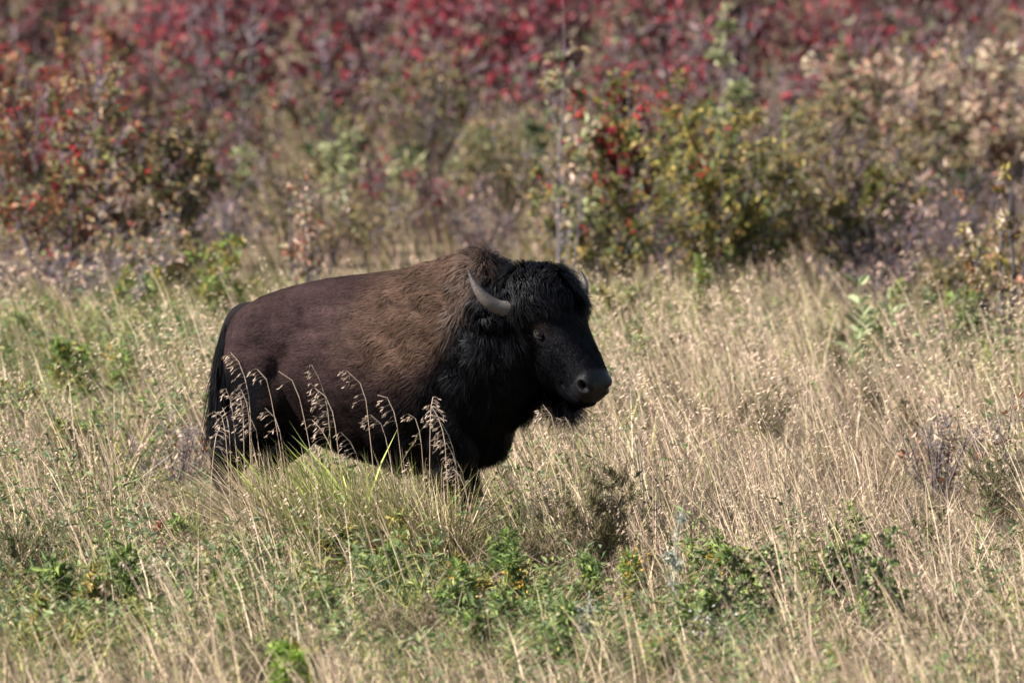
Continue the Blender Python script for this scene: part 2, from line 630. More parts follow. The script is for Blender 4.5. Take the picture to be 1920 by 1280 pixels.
def strands(N):
    cen = BV[TI].mean(1)
    dens = hair_field(cen)[4]
    wgt = TA * dens
    cum = np.cumsum(wgt)
    tri = np.searchsorted(cum, rng.uniform(0, cum[-1], N))
    tri = np.clip(tri, 0, nt_ - 1)
    r1, r2 = np.sqrt(rng.random(N)), rng.random(N)
    bary = np.stack([1 - r1, r1 * (1 - r2), r1 * r2], 1)
    P = (BV[TI[tri]] * bary[:, :, None]).sum(1)
    Nn = unit((BN[TI[tri]] * bary[:, :, None]).sum(1))
    L, W, lift, D, _, kind = hair_field(P)
    # tuft coherence: waves in the direction field
    jit = np.stack([nz(P, 6, 5), nz(P, 6, 6), nz(P, 6, 7)], 1) * 0.55 + np.stack([nz(P, 18, 1), nz(P, 18, 2), nz(P, 18, 3)], 1) * 0.22
    short = np.clip(L / 0.06, 0.35, 1.0)[:, None]
    D = unit(D) + jit * short + rng.normal(size=(N, 3)) * 0.14
    D = unit(D - (D * Nn).sum(1)[:, None] * Nn)
    L = L * rng.uniform(0.65, 1.25, N) * (1 + 0.25 * nz(P, 9, 6))
    lift = lift * (1 + 0.6 * np.clip(nz(P * np.array([0.7, 1, 1.5]), 6, 2), -1, 1) * short[:, 0])
    W = W * rng.uniform(0.7, 1.2, N)
    d0 = unit(D + Nn * (lift * 1.3)[:, None])
    d1 = unit(D + Nn * (lift * 0.3)[:, None] + np.array([0, 0, -0.22]) * short)
    S = unit(np.cross(D, Nn))
    root = P - Nn * 0.004
    mid = P + d0 * (L * 0.55)[:, None]
    tip = mid + d1 * (L * 0.5)[:, None]
    hw = (W / 2)[:, None]
    V = np.stack([root - S * hw, root + S * hw, mid - S * hw * 0.8, mid + S * hw * 0.8, tip], 1)
    c, blk, cape = coat(P)
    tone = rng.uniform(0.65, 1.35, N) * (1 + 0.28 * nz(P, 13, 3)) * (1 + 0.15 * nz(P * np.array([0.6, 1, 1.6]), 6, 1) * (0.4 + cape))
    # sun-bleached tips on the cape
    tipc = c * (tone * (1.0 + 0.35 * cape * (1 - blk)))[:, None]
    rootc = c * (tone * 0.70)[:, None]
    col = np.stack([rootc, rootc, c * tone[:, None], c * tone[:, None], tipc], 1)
    sn = unit(Nn + D * 0.25 + rng.normal(size=(N, 3)) * 0.16 + jit * 0.25)
    nrm = np.repeat(sn[:, None, :], 5, 1)
    return V, col, nrm, kind


NS = 128000
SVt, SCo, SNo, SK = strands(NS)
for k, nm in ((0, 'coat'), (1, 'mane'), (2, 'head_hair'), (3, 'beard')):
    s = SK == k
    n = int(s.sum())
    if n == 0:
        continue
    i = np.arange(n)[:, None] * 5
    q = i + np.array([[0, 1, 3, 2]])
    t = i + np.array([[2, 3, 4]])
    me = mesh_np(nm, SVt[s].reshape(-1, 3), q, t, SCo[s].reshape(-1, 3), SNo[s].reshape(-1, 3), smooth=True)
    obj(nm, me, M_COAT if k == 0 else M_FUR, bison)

# horns
for s in (-1, 1):
    mb = MB()
    b0 = H(0.075, -0.005, s * 0.158)
    out, bk, up = HW * s, -hf, np.array([0, 0, 0.80 if s > 0 else 1.0])
    pts = [b0 - out * 0.03, b0 + out * 0.04 - up * 0.006, b0 + out * 0.115 + bk * 0.02 + up * 0.008, b0 + out * 0.185 + bk * 0.045 + up * 0.060,
           b0 + out * 0.225 + bk * 0.075 + up * 0.130, b0 + out * 0.232 + bk * 0.110 + up * 0.200]
    tb = resample(np.column_stack([pts, [0.043, 0.043, 0.038, 0.029, 0.017, 0.003]]), 40)
    f = np.linspace(0, 1, 40)
    rr = tb[:, 3] * (1 + 0.035 * np.sin(f * 95) * (f < 0.5) * (1 - f * 2))
    cl = np.array([0.15, 0.125, 0.11])[None] * (1 - f[:, None] * 0.35) * (0.9 + 0.1 * np.sin(f * 95)[:, None])
    cl = cl + (np.array([0.02, 0.018, 0.02]) - cl) * ss(0.70, 0.93, f)[:, None]
    tube(mb, tb[:, :3], rr, 18, cl, cap=True)
    mb.build('horn', M_HORN, bison, True)

# eyes with lids
eye_mat = bpy.data.materials.new('eye')
eye_mat.use_nodes = True
e_ = eye_mat.node_tree.nodes['Principled BSDF']
e_.inputs['Base Color'].default_value = (0.006, 0.004, 0.003, 1)
e_.inputs['Roughness'].default_value = 0.035
e_.inputs['Specular IOR Level'].default_value = 0.5
u_, v_, w_ = to_head(BV)
for s in (-1, 1):
    sel = (np.hypot(u_ - 0.272, v_ - 0.012) < 0.015) & (w_ * s > 0.05) & (BV[:, 0] > 0.7)
    c0 = BV[sel].mean(0)
    n0 = unit(BN[sel].mean(0))
    cen = c0 - n0 * 0.001
    bmx = bmesh.new()
    bmesh.ops.create_uvsphere(bmx, u_segments=20, v_segments=14, radius=0.027)
    bmesh.ops.translate(bmx, verts=bmx.verts, vec=Vector(cen))
    me = bpy.data.meshes.new('eye')
    bmx.to_mesh(me)
    bmx.free()
    me.polygons.foreach_set('use_smooth', np.ones(len(me.polygons), bool))
    eo = obj('eye', me, eye_mat, bison)
    ax = unit(HU - (HU @ n0) * n0)          # along the slit, towards the nose
    vy = unit(HV - (HV @ n0) * n0)
    for sg, op, lc in ((1, 0.014, (0.006, 0.005, 0.005)), (-1, 0.012, (0.026, 0.023, 0.023))):
        mb = MB()
        a = np.linspace(-1, 1, 14)
        base = cen + n0 * 0.0240
        arc = base + np.outer(a * 0.029, ax) + np.outer(sg * op * (1 - a * a), vy) - np.outer(0.010 * a * a, n0)
        tube(mb, arc, 0.0045 * (1 - 0.5 * a * a) + 0.001, 8, lc, cap=True)
        mb.build('eyelid', M_BODY, eo, True)

# tail: dock and hanging hair
mb = MB()
tp = np.array([(-0.56, 0.02, 1.235), (-0.665, 0.03, 1.215), (-0.725, 0.03, 1.12), (-0.758, 0.03, 0.96), (-0.755, 0.03, 0.78)])
tb = resample(np.column_stack([tp, [0.050, 0.047, 0.040, 0.034, 0.024]]), 20)
tube(mb, tb[:, :3], tb[:, 3], 10, (0.010, 0.008, 0.009), cap=True)
tail = mb.build('tail', M_BODY, bison, True)
n = 4200
s_ = rng.uniform(0.0, 1, n)
idx = np.clip((s_ * 19), 0, 18.99)
i0 = idx.astype(int)
fr = (idx - i0)[:, None]
Pt = tb[i0, :3] * (1 - fr) + tb[i0 + 1, :3] * fr
Rr = tb[i0, 3]
an = rng.uniform(0, 2 * PI, n)
Nn = np.stack([np.cos(an), np.sin(an), np.zeros(n)], 1)
P = Pt + Nn * Rr[:, None] * 0.9
L = 0.06 + 0.26 * ss(0.45, 1.0, s_) * rng.uniform(0.5, 1.3, n)
Dn = unit(np.array([0.0, 0, -1.0]) + Nn * 0.12 + rng.normal(size=(n, 3)) * 0.10)
S = unit(np.cross(Dn, Nn))
mid = P + unit(Dn + Nn * 0.15) * (L * 0.5)[:, None]
tip = mid + unit(Dn + np.array([0, 0, -0.4])) * (L * 0.5)[:, None]
V = np.stack([P - S * 0.003, P + S * 0.003, mid - S * 0.0025, mid + S * 0.0025, tip], 1)
i = np.arange(n)[:, None] * 5
tc_ = np.tile(BLK * 1.1, (n * 5, 1)) * np.repeat(rng.uniform(0.7, 1.4, n), 5)[:, None]
me = mesh_np('tail_hair', V.reshape(-1, 3), i + np.array([[0, 1, 3, 2]]), i + np.array([[2, 3, 4]]), tc_, np.repeat(Nn, 5, 0), True)
obj('tail_hair', me, M_FUR, tail)

# hooves
for P, R in LEGS.values():
    x, y, z = P[-1]
    for sgn in (-1, 1):
        mb = MB()
        rg = []
        for zz, sx, sy, ox in ((0.0, 0.066, 0.030, 0.022), (0.035, 0.058, 0.028, 0.012), (0.075, 0.045, 0.026, 0.0)):
            a = np.linspace(0, 2 * PI, 14, endpoint=False)
            rg.append(np.stack([x + ox + sx * np.cos(a), y + sgn * 0.029 + sy * np.sin(a), np.full(14, zz + 0.002)], 1))
        tmp = MB()
        loft(tmp, rg)
        mb.add(tmp.v[0], tmp.q[0], tmp.t[0], (0.02, 0.018, 0.016))
        mb.build('hoof', M_HORN, bison, True)

# ------------------------------------------------------------------ grass field
HALF = lambda y: 0.0427 * (y + CAM_D)


def scatter(n, y0, y1, margin):
    """uniform points over the strip of field between depths y0 and y1"""
    y = rng.uniform(y0, y1, n * 2)
    wmax = HALF(y1) + margin
    x = rng.uniform(-wmax, wmax, n * 2)
    k = np.abs(x) < HALF(y) + margin
    P = np.stack([x[k], y[k], np.zeros(k.sum())], 1)[:n]
    return P


# patches of greener growth: photo px, py, spread x, spread y, amount
PATCH = [(680, 1060, 260, 60, 0.12), (180, 600, 270, 85, 0.42), (430, 500, 230, 60, 0.35), (250, 1040, 330, 100, 0.22), (80, 1070, 170, 80, 0.35), (680, 950, 170, 80, 0.38), (640, 850, 70, 50, 0.5),
         (1000, 1090, 300, 60, 0.30), (560, 1090, 250, 70, 0.18), (1450, 760, 430, 170, -0.32), (1250, 930, 160, 90, -0.2), (300, 1240, 400, 45, -0.35), (1500, 1200, 500, 60, -0.1),
         (1720, 1000, 240, 170, -0.18), (60, 800, 200, 80, -0.12), (1150, 520, 120, 60, 0.25), (1330, 560, 160, 40, 0.15), (1640, 570, 60, 40, 0.25), (1850, 560, 90, 60, 0.25), (1450, 1060, 180, 70, 0.2)]


def greenness(P, z=0.35):
    Q = P.copy()
    Q[:, 2] = z
    px, py = pix(Q)
    g = np.full(len(P), 0.27) + 0.16 * nz(P, 0.5, 2) + 0.08 * nz(P, 1.7, 3)
    for cx, cy, sx, sy, a in PATCH:
        g += a * np.exp(-((px - cx) / sx) ** 2 - ((py - cy) / sy) ** 2)
    return np.clip(g, 0.02, 0.95), px, py


CLEAR = [(1120, 1120, 230, 320), (990, 1110, 170, 190), (1440, 850, 140, 150), (1640, 830, 70, 190), (760, 1240, 190, 160), (1860, 1010, 160, 200), (60, 1130, 240, 220), (975, 1180, 90, 160),
         (1095, 1180, 90, 150), (1180, 1170, 80, 150), (1350, 1130, 80, 140), (870, 1190, 100, 160), (235, 760, 90, 130), (160, 765, 80, 110), (1440, 1190, 90, 200), (1650, 1230, 80, 260), (1340, 1215, 80, 180),
         (1570, 1150, 60, 150), (330, 930, 190, 140), (1760, 960, 200, 190), (315, 1070, 70, 120), (548, 1345, 120, 170), (1270, 1215, 50, 290), (110, 1190, 130, 190), (220, 1180, 150, 170), (910, 1120, 150, 170), (1620, 730, 130, 200)]


def hcap(P):
    """how tall growth stands before it would hide more of the bison than the photo shows"""
    px, _ = pix(P)
    dlt = -P[:, 1]
    cap = np.full(len(P), 9.0)
    k = (px > 375) & (px < 985) & (dlt > -0.9) & (dlt < 9)
    lim = np.interp(px, [375, 400, 480, 505, 560, 600, 700, 860, 880, 925, 960, 985], [150, 92, 92, 236, 248, 238, 224, 205, 135, 125, 160, 215])
    cap[k] = (lim[k] + 33 * np.maximum(dlt[k], -0.4)) / 380
    k2 = (px >= 985) & (px < 1180) & (dlt > -0.5) & (dlt < 9)
    cap[k2] = (232 + 33 * dlt[k2]) / 380
    # growth in front of the larger weeds stays lower than they are
    for cx, cy, wpx, hpx in CLEAR:
        b = at(cx, cy)
        dd = b.y - P[:, 1]
        k = (np.abs(px - cx) < wpx * 0.5) & (dd > -0.15) & (dd < 3.5)
        cap[k] = np.minimum(cap[k], (0.35 * hpx + 33 * np.maximum(dd[k], 0)) / 380)
    return cap


DRY = np.array([(0.57, 0.43, 0.29), (0.47, 0.345, 0.225), (0.66, 0.53, 0.375), (0.30, 0.205, 0.14), (0.44, 0.315, 0.24), (0.52, 0.43, 0.26), (0.12, 0.08, 0.06), (0.20, 0.14, 0.10)])
GRN = np.array([(0.16, 0.21, 0.04), (0.23, 0.26, 0.055), (0.09, 0.13, 0.035), (0.30, 0.30, 0.08), (0.37, 0.35, 0.11)])
LEAN0 = np.array([-0.75, -0.1, 0.0])


def blades(P, h, wd, lean, curve, az, col, segs=2, tipc=1.0):
    n = len(P)
    ld = np.stack([np.cos(az), np.sin(az), np.zeros(n)], 1)
    wa = rng.uniform(0, PI, n)
    wv = np.stack([np.cos(wa), np.sin(wa), np.zeros(n)], 1)
    t = np.linspace(0, 1, segs + 1)
    pts = []
    for k, tt in enumerate(t):
        c = P + ld * ((lean * tt + curve * tt * tt) * h)[:, None]
        c[:, 2] += h * (tt - 0.35 * curve * tt * tt)
        ww = wd * (1.0 - 0.55 * tt) * 0.5
        if k < segs:
            pts += [c - wv * ww[:, None], c + wv * ww[:, None]]
        else:
            pts.append(c)
    V = np.stack(pts, 1)
    m = 2 * segs + 1
    i = np.arange(n)[:, None] * m
    q = np.concatenate([i + np.array([[2 * k, 2 * k + 1, 2 * k + 3, 2 * k + 2]]) for k in range(segs - 1)]) if segs > 1 else None
    tr = i + np.array([[2 * segs - 2, 2 * segs - 1, 2 * segs]])
    grad = np.concatenate([np.repeat(np.linspace(1.0, tipc, segs + 1)[:-1], 2), [tipc]])
    cc = col[:, None, :] * grad[None, :, None]
    return V.reshape(-1, 3), q, tr, cc.reshape(-1, 3)


def pick_col(n, g):
    """dry or green blade colours with probability g of green"""
    isg = rng.random(n) < g
    c = np.where(isg[:, None], GRN[rng.integers(0, len(GRN), n)], DRY[rng.integers(0, len(DRY), n)])
    return c * rng.uniform(0.7, 1.2, n)[:, None], isg


def lean_az(P):
    base = PI + 0.9 * nz(P, 0.6, 6)
    return base + rng.normal(0, 0.9, len(P))


def field(n, y0, y1, margin, h0, h1, wd, segs=2):
    # most blades stand in tussocks, the rest in between
    T = scatter(int(n / 42), y0, y1, margin)
    tr_ = rng.uniform(0.05, 0.13, len(T))
    th = rng.uniform(0.65, 1.2, len(T))
    tg = rng.uniform(-0.28, 0.28, len(T))
    tl = np.where(rng.random(len(T)) < 0.22, rng.uniform(0.25, 0.6, len(T)), rng.uniform(0.7, 1.2, len(T)))
    ti = rng.integers(0, len(T), int(n * 0.72))
    off = rng.normal(size=(len(ti), 2)) * tr_[ti][:, None]
    P1 = T[ti].copy()
    P1[:, :2] += off
    P0 = scatter(int(n * 0.28), y0, y1, margin)
    P = np.concatenate([P1, P0])
    n = len(P)
    n1 = len(P1)
    hs = np.concatenate([th[ti], rng.uniform(0.4, 0.8, len(P0))])
    gs = np.concatenate([tg[ti], np.zeros(len(P0))])
    ls = np.concatenate([tl[ti], rng.uniform(0.6, 1.1, len(P0))])
    offa = np.concatenate([np.arctan2(off[:, 1], off[:, 0]), rng.uniform(0, 2 * PI, len(P0))])
    g, px, py = greenness(P)
    clump = nz(P, 1.3, 4)
    h = rng.uniform(h0, h1, n) * hs * (1 + 0.25 * nz(P, 0.8, 4) + 0.12 * nz(P, 0.35, 5))
    cap = hcap(P)
    h = h * np.where(P[:, 1] < -1.5, 0.78, 1.0) * np.interp(P[:, 1], [8, 16], [1.0, 0.7])
    h = np.where((cap < 3) & (P[:, 1] > -1.2), np.maximum(h, cap * rng.uniform(0.3, 0.9, n)), h)
    h = np.minimum(h, cap * rng.uniform(0.75, 1.0, n))
    col, isg = pick_col(n, np.clip(g + gs, 0.02, 0.98))
    col = col * ls[:, None]
    w_ = wd * rng.uniform(0.6, 1.4, n) * np.where(isg, 1.5, 1.0)
    return blades(P, h, w_, rng.uniform(0.05, 0.5, n), rng.uniform(0.0, 0.7, n), np.where(rng.random(n) < 0.5, lean_az(P), offa), col, segs)


mb = MB()
mbg = MB()
V, q, t, c = field(155000, -11, 20, 1.6, 0.16, 0.50, 0.0060)
# split into dry and green objects by colour
isg = (c[:, 1] > c[:, 0] * 0.93).reshape(-1, 5)[:, 0]
Vr, cr = V.reshape(-1, 5, 3), c.reshape(-1, 5, 3)


def add_blades(m, Vb, cb, segs):
    k = 2 * segs + 1
    n = len(Vb)
    i = np.arange(n)[:, None] * k
    q = np.concatenate([i + np.array([[2 * s, 2 * s + 1, 2 * s + 3, 2 * s + 2]]) for s in range(segs - 1)])
    m.add(Vb.reshape(-1, 3), q, i + np.array([[2 * segs - 2, 2 * segs - 1, 2 * segs]]), cb.reshape(-1, 3))


add_blades(mb, Vr[~isg], cr[~isg], 2)
add_blades(mbg, Vr[isg], cr[isg], 2)
# fringe right before the bison's belly and legs
n = 5000
xb = rng.uniform(385, 900, n)
dl = rng.uniform(0.35, 1.7, n)
P = np.array([at(a, 1048 + 33 * d) for a, d in zip(xb, dl)])
P[:, :2] += 0.05 * np.stack([nz(P, 4, 1), nz(P, 4, 2)], 1)
cp_ = np.minimum(hcap(P), 0.68)
tall = ((xb > 500) & (xb < 875)) | (rng.random(n) < 0.4)
P, xb, cp_ = P[tall], xb[tall], cp_[tall]
n = len(P)
gg = np.interp(xb, [385, 500, 560, 585, 700, 880], [0.25, 0.1, 0.15, 0.75, 0.6, 0.35])
col, isg = pick_col(n, gg)
V, q, t, c = blades(P, cp_ * rng.uniform(0.62, 1.03, n), 0.0065 * rng.uniform(0.7, 1.5, n), rng.uniform(0.02, 0.55, n), rng.uniform(0, 0.8, n), lean_az(P), col)
mb.add(V, q, t, c)
# matted litter lying low
P = scatter(28000, -11, 20, 1.6)
n = len(P)
V, q, t, c = blades(P, rng.uniform(0.15, 0.4, n), 0.005 * rng.uniform(0.6, 1.5, n), rng.uniform(0.8, 2.0, n), rng.uniform(0, 0.8, n), rng.uniform(0, 2 * PI, n),
                    DRY[rng.integers(0, 7, n)] * rng.uniform(0.35, 0.9, n)[:, None])
mb.add(V, q, t, c)
# farther field between and behind the shrubs
P = scatter(22000, 20, 72, 1.6)
n = len(P)
g, _, _ = greenness(P)
col, isg = pick_col(n, g * 0.9)
V, q, t, c = blades(P, rng.uniform(0.2, 0.5, n), 0.012 * rng.uniform(0.6, 1.4, n), rng.uniform(0.05, 0.5, n), rng.uniform(0, 0.6, n), lean_az(P), col * np.array([0.55, 0.48, 0.50]))
mb.add(V, q, t, c)
dg_ = mb.build('dry_grass', M_GRASS)
tag(dg_, 'sun-bleached tan prairie grass covering the field', 'grass', None, 'stuff')
gg_ = mbg.build('green_grass', M_GRASS)
tag(gg_, 'fresh green grass blades growing among the dry grass', 'grass', None, 'stuff')


def spikelets(base, tip_dir, n_per, stemP, L0, Wd, col, rngl=rng):
    """nodding seed heads. stemP: (N,K,3) sampled upper stem points; returns V, quads, col"""
    N, K, _ = stemP.shape
    k = rngl.integers(0, K, (N, n_per))
    f = np.take_along_axis(stemP, k[:, :, None].repeat(3, 2), 1)
    hang = tip_dir[:, None, :] * rngl.uniform(0.35, 1.2, (N, n_per, 1)) + np.array([0, 0, -1.0]) * rngl.uniform(0.1, 0.9, (N, n_per, 1)) + rngl.normal(size=(N, n_per, 3)) * 0.28
    hang = unit(hang)
    ped = tip_dir[:, None, :] * rngl.uniform(0.0, 0.045, (N, n_per, 1)) + rngl.normal(size=(N, n_per, 3)) * 0.008
    a = f + ped
    L = L0 * rngl.uniform(0.6, 1.3, (N, n_per, 1))
    side = unit(np.cross(hang, rngl.normal(size=(N, n_per, 3))))
    m = a + hang * L * 0.45
    V = np.stack([a, m - side * Wd / 2, a + hang * L, m + side * Wd / 2], 2).reshape(-1, 3)
    q = np.arange(N * n_per)[:, None] * 4 + np.array([[0, 1, 2, 3]])
    cc = np.repeat(np.asarray(col), n_per * 4, 0) * np.repeat(rngl.uniform(0.75, 1.25, N * n_per), 4)[:, None]
    return V, q, cc


def seeded(n, y0, y1, h0, h1, wst, nsp, patchy=-9, wsp=0.005, lsp=0.022, hd0=0.74):
    P = scatter(n, y0, y1, 1.6)
    g, px, py = greenness(P, 0.6)
    keep = rng.random(len(P)) < np.clip(1.25 - g * 1.2, 0.15, 1)
    h = rng.uniform(h0, h1, len(P)) * (1 + 0.15 * nz(P, 0.5, 5))
    keep &= (h < hcap(P)) & (nz(P, 0.45, 7) + rng.normal(0, 0.35, len(P)) > patchy)
    P, h, g = P[keep], h[keep], g[keep]
    n = len(P)
    az = PI + rng.normal(0, 0.75, n)
    lean, curve = rng.uniform(0.08, 0.32, n), rng.uniform(0.05, 0.40, n)
    col = DRY[rng.integers(0, 6, n)] * rng.uniform(0.85, 1.2, n)[:, None]
    V, q, t, c = blades(P, h, wst * rng.uniform(0.8, 1.3, n), lean, curve, az, col, 3)
    ld = np.stack([np.cos(az), np.sin(az), np.zeros(n)], 1)
    S = []
    for tt in np.linspace(hd0, 1.0, 7):
        cpt = P + ld * ((lean * tt + curve * tt * tt) * h)[:, None]
        cpt[:, 2] += h * (tt - 0.35 * curve * tt * tt)
        S.append(cpt)
    pc = np.array([0.46, 0.345, 0.245]) * rng.uniform(0.75, 1.25, n)[:, None]
    V2, q2, c2 = spikelets(None, ld, nsp, np.stack(S, 1), lsp, wsp, pc)
    return (V, q, t, c), (V2, q2, None, c2)


mb = MB()
for a in seeded(9000, -11, 14, 0.36, 0.70, 0.0060, 3, hd0=0.85):         # straight bleached stems
    mb.add(*a)
for a in seeded(4200, -11, 12, 0.50, 0.80, 0.0045, 14, patchy=0.1):
    mb.add(*a)
for a in seeded(1700, 1, 14, 0.55, 0.85, 0.0055, 16, patchy=-0.2, wsp=0.007, lsp=0.028):
    mb.add(*a)
o = mb.build('seeding_grass', M_GRASS)
tag(o, 'tall tan grass with nodding seed heads spread through the field', 'grass', None, 'stuff')


# low leafy ground cover
def leaf_batch(P, A, Nrm, L, W, col, fold=0.25, simple=False):
    """leaves: base P, axis A, normal Nrm; 6-vertex folded outline -> V, quads, colours"""
    n = len(P)
    S = unit(np.cross(A, Nrm))
    Nn = np.cross(S, A)
    L, W = np.asarray(L)[:, None], np.asarray(W)[:, None]
    if simple:                                   # far or tiny leaves: a bent diamond
        mid = P + A * L * 0.45
        V = np.stack([P, mid - S * W * 0.5 + Nn * W * fold, P + A * L - Nn * L * 0.08, mid + S * W * 0.5 + Nn * W * fold], 1).reshape(-1, 3)
        i = np.arange(n)[:, None] * 4
        return V, None, np.concatenate([i + np.array([[0, 1, 2]]), i + np.array([[0, 2, 3]])]), np.repeat(col, 4, 0)
    dn = -Nn * W * fold
    l1 = P + A * L * 0.30 - S * W * 0.46 - dn
    l2 = P + A * L * 0.68 - S * W * 0.36 - dn
    r1 = P + A * L * 0.30 + S * W * 0.46 - dn
    r2 = P + A * L * 0.68 + S * W * 0.36 - dn
    tip = P + A * L - Nn * L * 0.10
    V = np.stack([P, l1, l2, tip, r2, r1], 1).reshape(-1, 3)
    i = np.arange(n)[:, None] * 6
    q = np.concatenate([i + np.array([[0, 1, 2, 3]]), i + np.array([[0, 3, 4, 5]])])
    return V, q, None, np.repeat(col, 6, 0)


n = 4200
P = scatter(n, -11, 14, 1.6)
g, px, py = greenness(P)
keep = rng.random(len(P)) < g * 1.5
P, g = P[keep], g[keep]
mb = MB()
K = 22
n = len(P)
hh = np.minimum(rng.uniform(0.2, 0.5, n), hcap(P) * 0.95)
PP = np.repeat(P, K, 0)
zz = rng.uniform(0.25, 1.0, n * K) * np.repeat(hh, K)
an = rng.uniform(0, 2 * PI, n * K)
A = unit(np.stack([np.cos(an), np.sin(an), rng.uniform(-0.2, 1.0, n * K)], 1))
PP = PP + np.stack([np.cos(an), np.sin(an), np.zeros(n * K)], 1) * rng.uniform(0, 0.05, n * K)[:, None]
PP[:, 2] += zz
FG = np.array([(0.085, 0.135, 0.045), (0.13, 0.18, 0.06), (0.17, 0.21, 0.08), (0.20, 0.20, 0.065), (0.11, 0.15, 0.075)])
cl = np.repeat(FG[rng.integers(0, 5, n)], K, 0) * rng.uniform(0.7, 1.3, n * K)[:, None]
mb.add(*leaf_batch(PP, A, unit(rng.normal(size=(n * K, 3)) + np.array([0, 0, 1.2])), rng.uniform(0.03, 0.075, n * K), rng.uniform(0.012, 0.025, n * K), cl, simple=True))
o = mb.build('weeds', M_LEAF)
tag(o, 'low green leafy weeds filling in between the grass', 'weeds', None, 'stuff')

# ------------------------------------------------------------------ shrubs and forbs
def rnd_unit(n):
    return unit(rng.normal(size=(n, 3)))


def polyline(p0, d0, length, k, wander, up=0.0):
    pts = [np.asarray(p0, float)]
    d = unit(np.asarray(d0, float))
    for _ in range(k):
        d = unit(d + rng.normal(size=3) * wander + np.array([0, 0, up]))
        pts.append(pts[-1] + d * length / k)
    return np.array(pts)


def pal_pick(pal, n):
    cs = np.array([p[0] for p in pal], float)
    ws = np.array([p[1] for p in pal], float)
    return cs[rng.choice(len(cs), n, p=ws / ws.sum())]


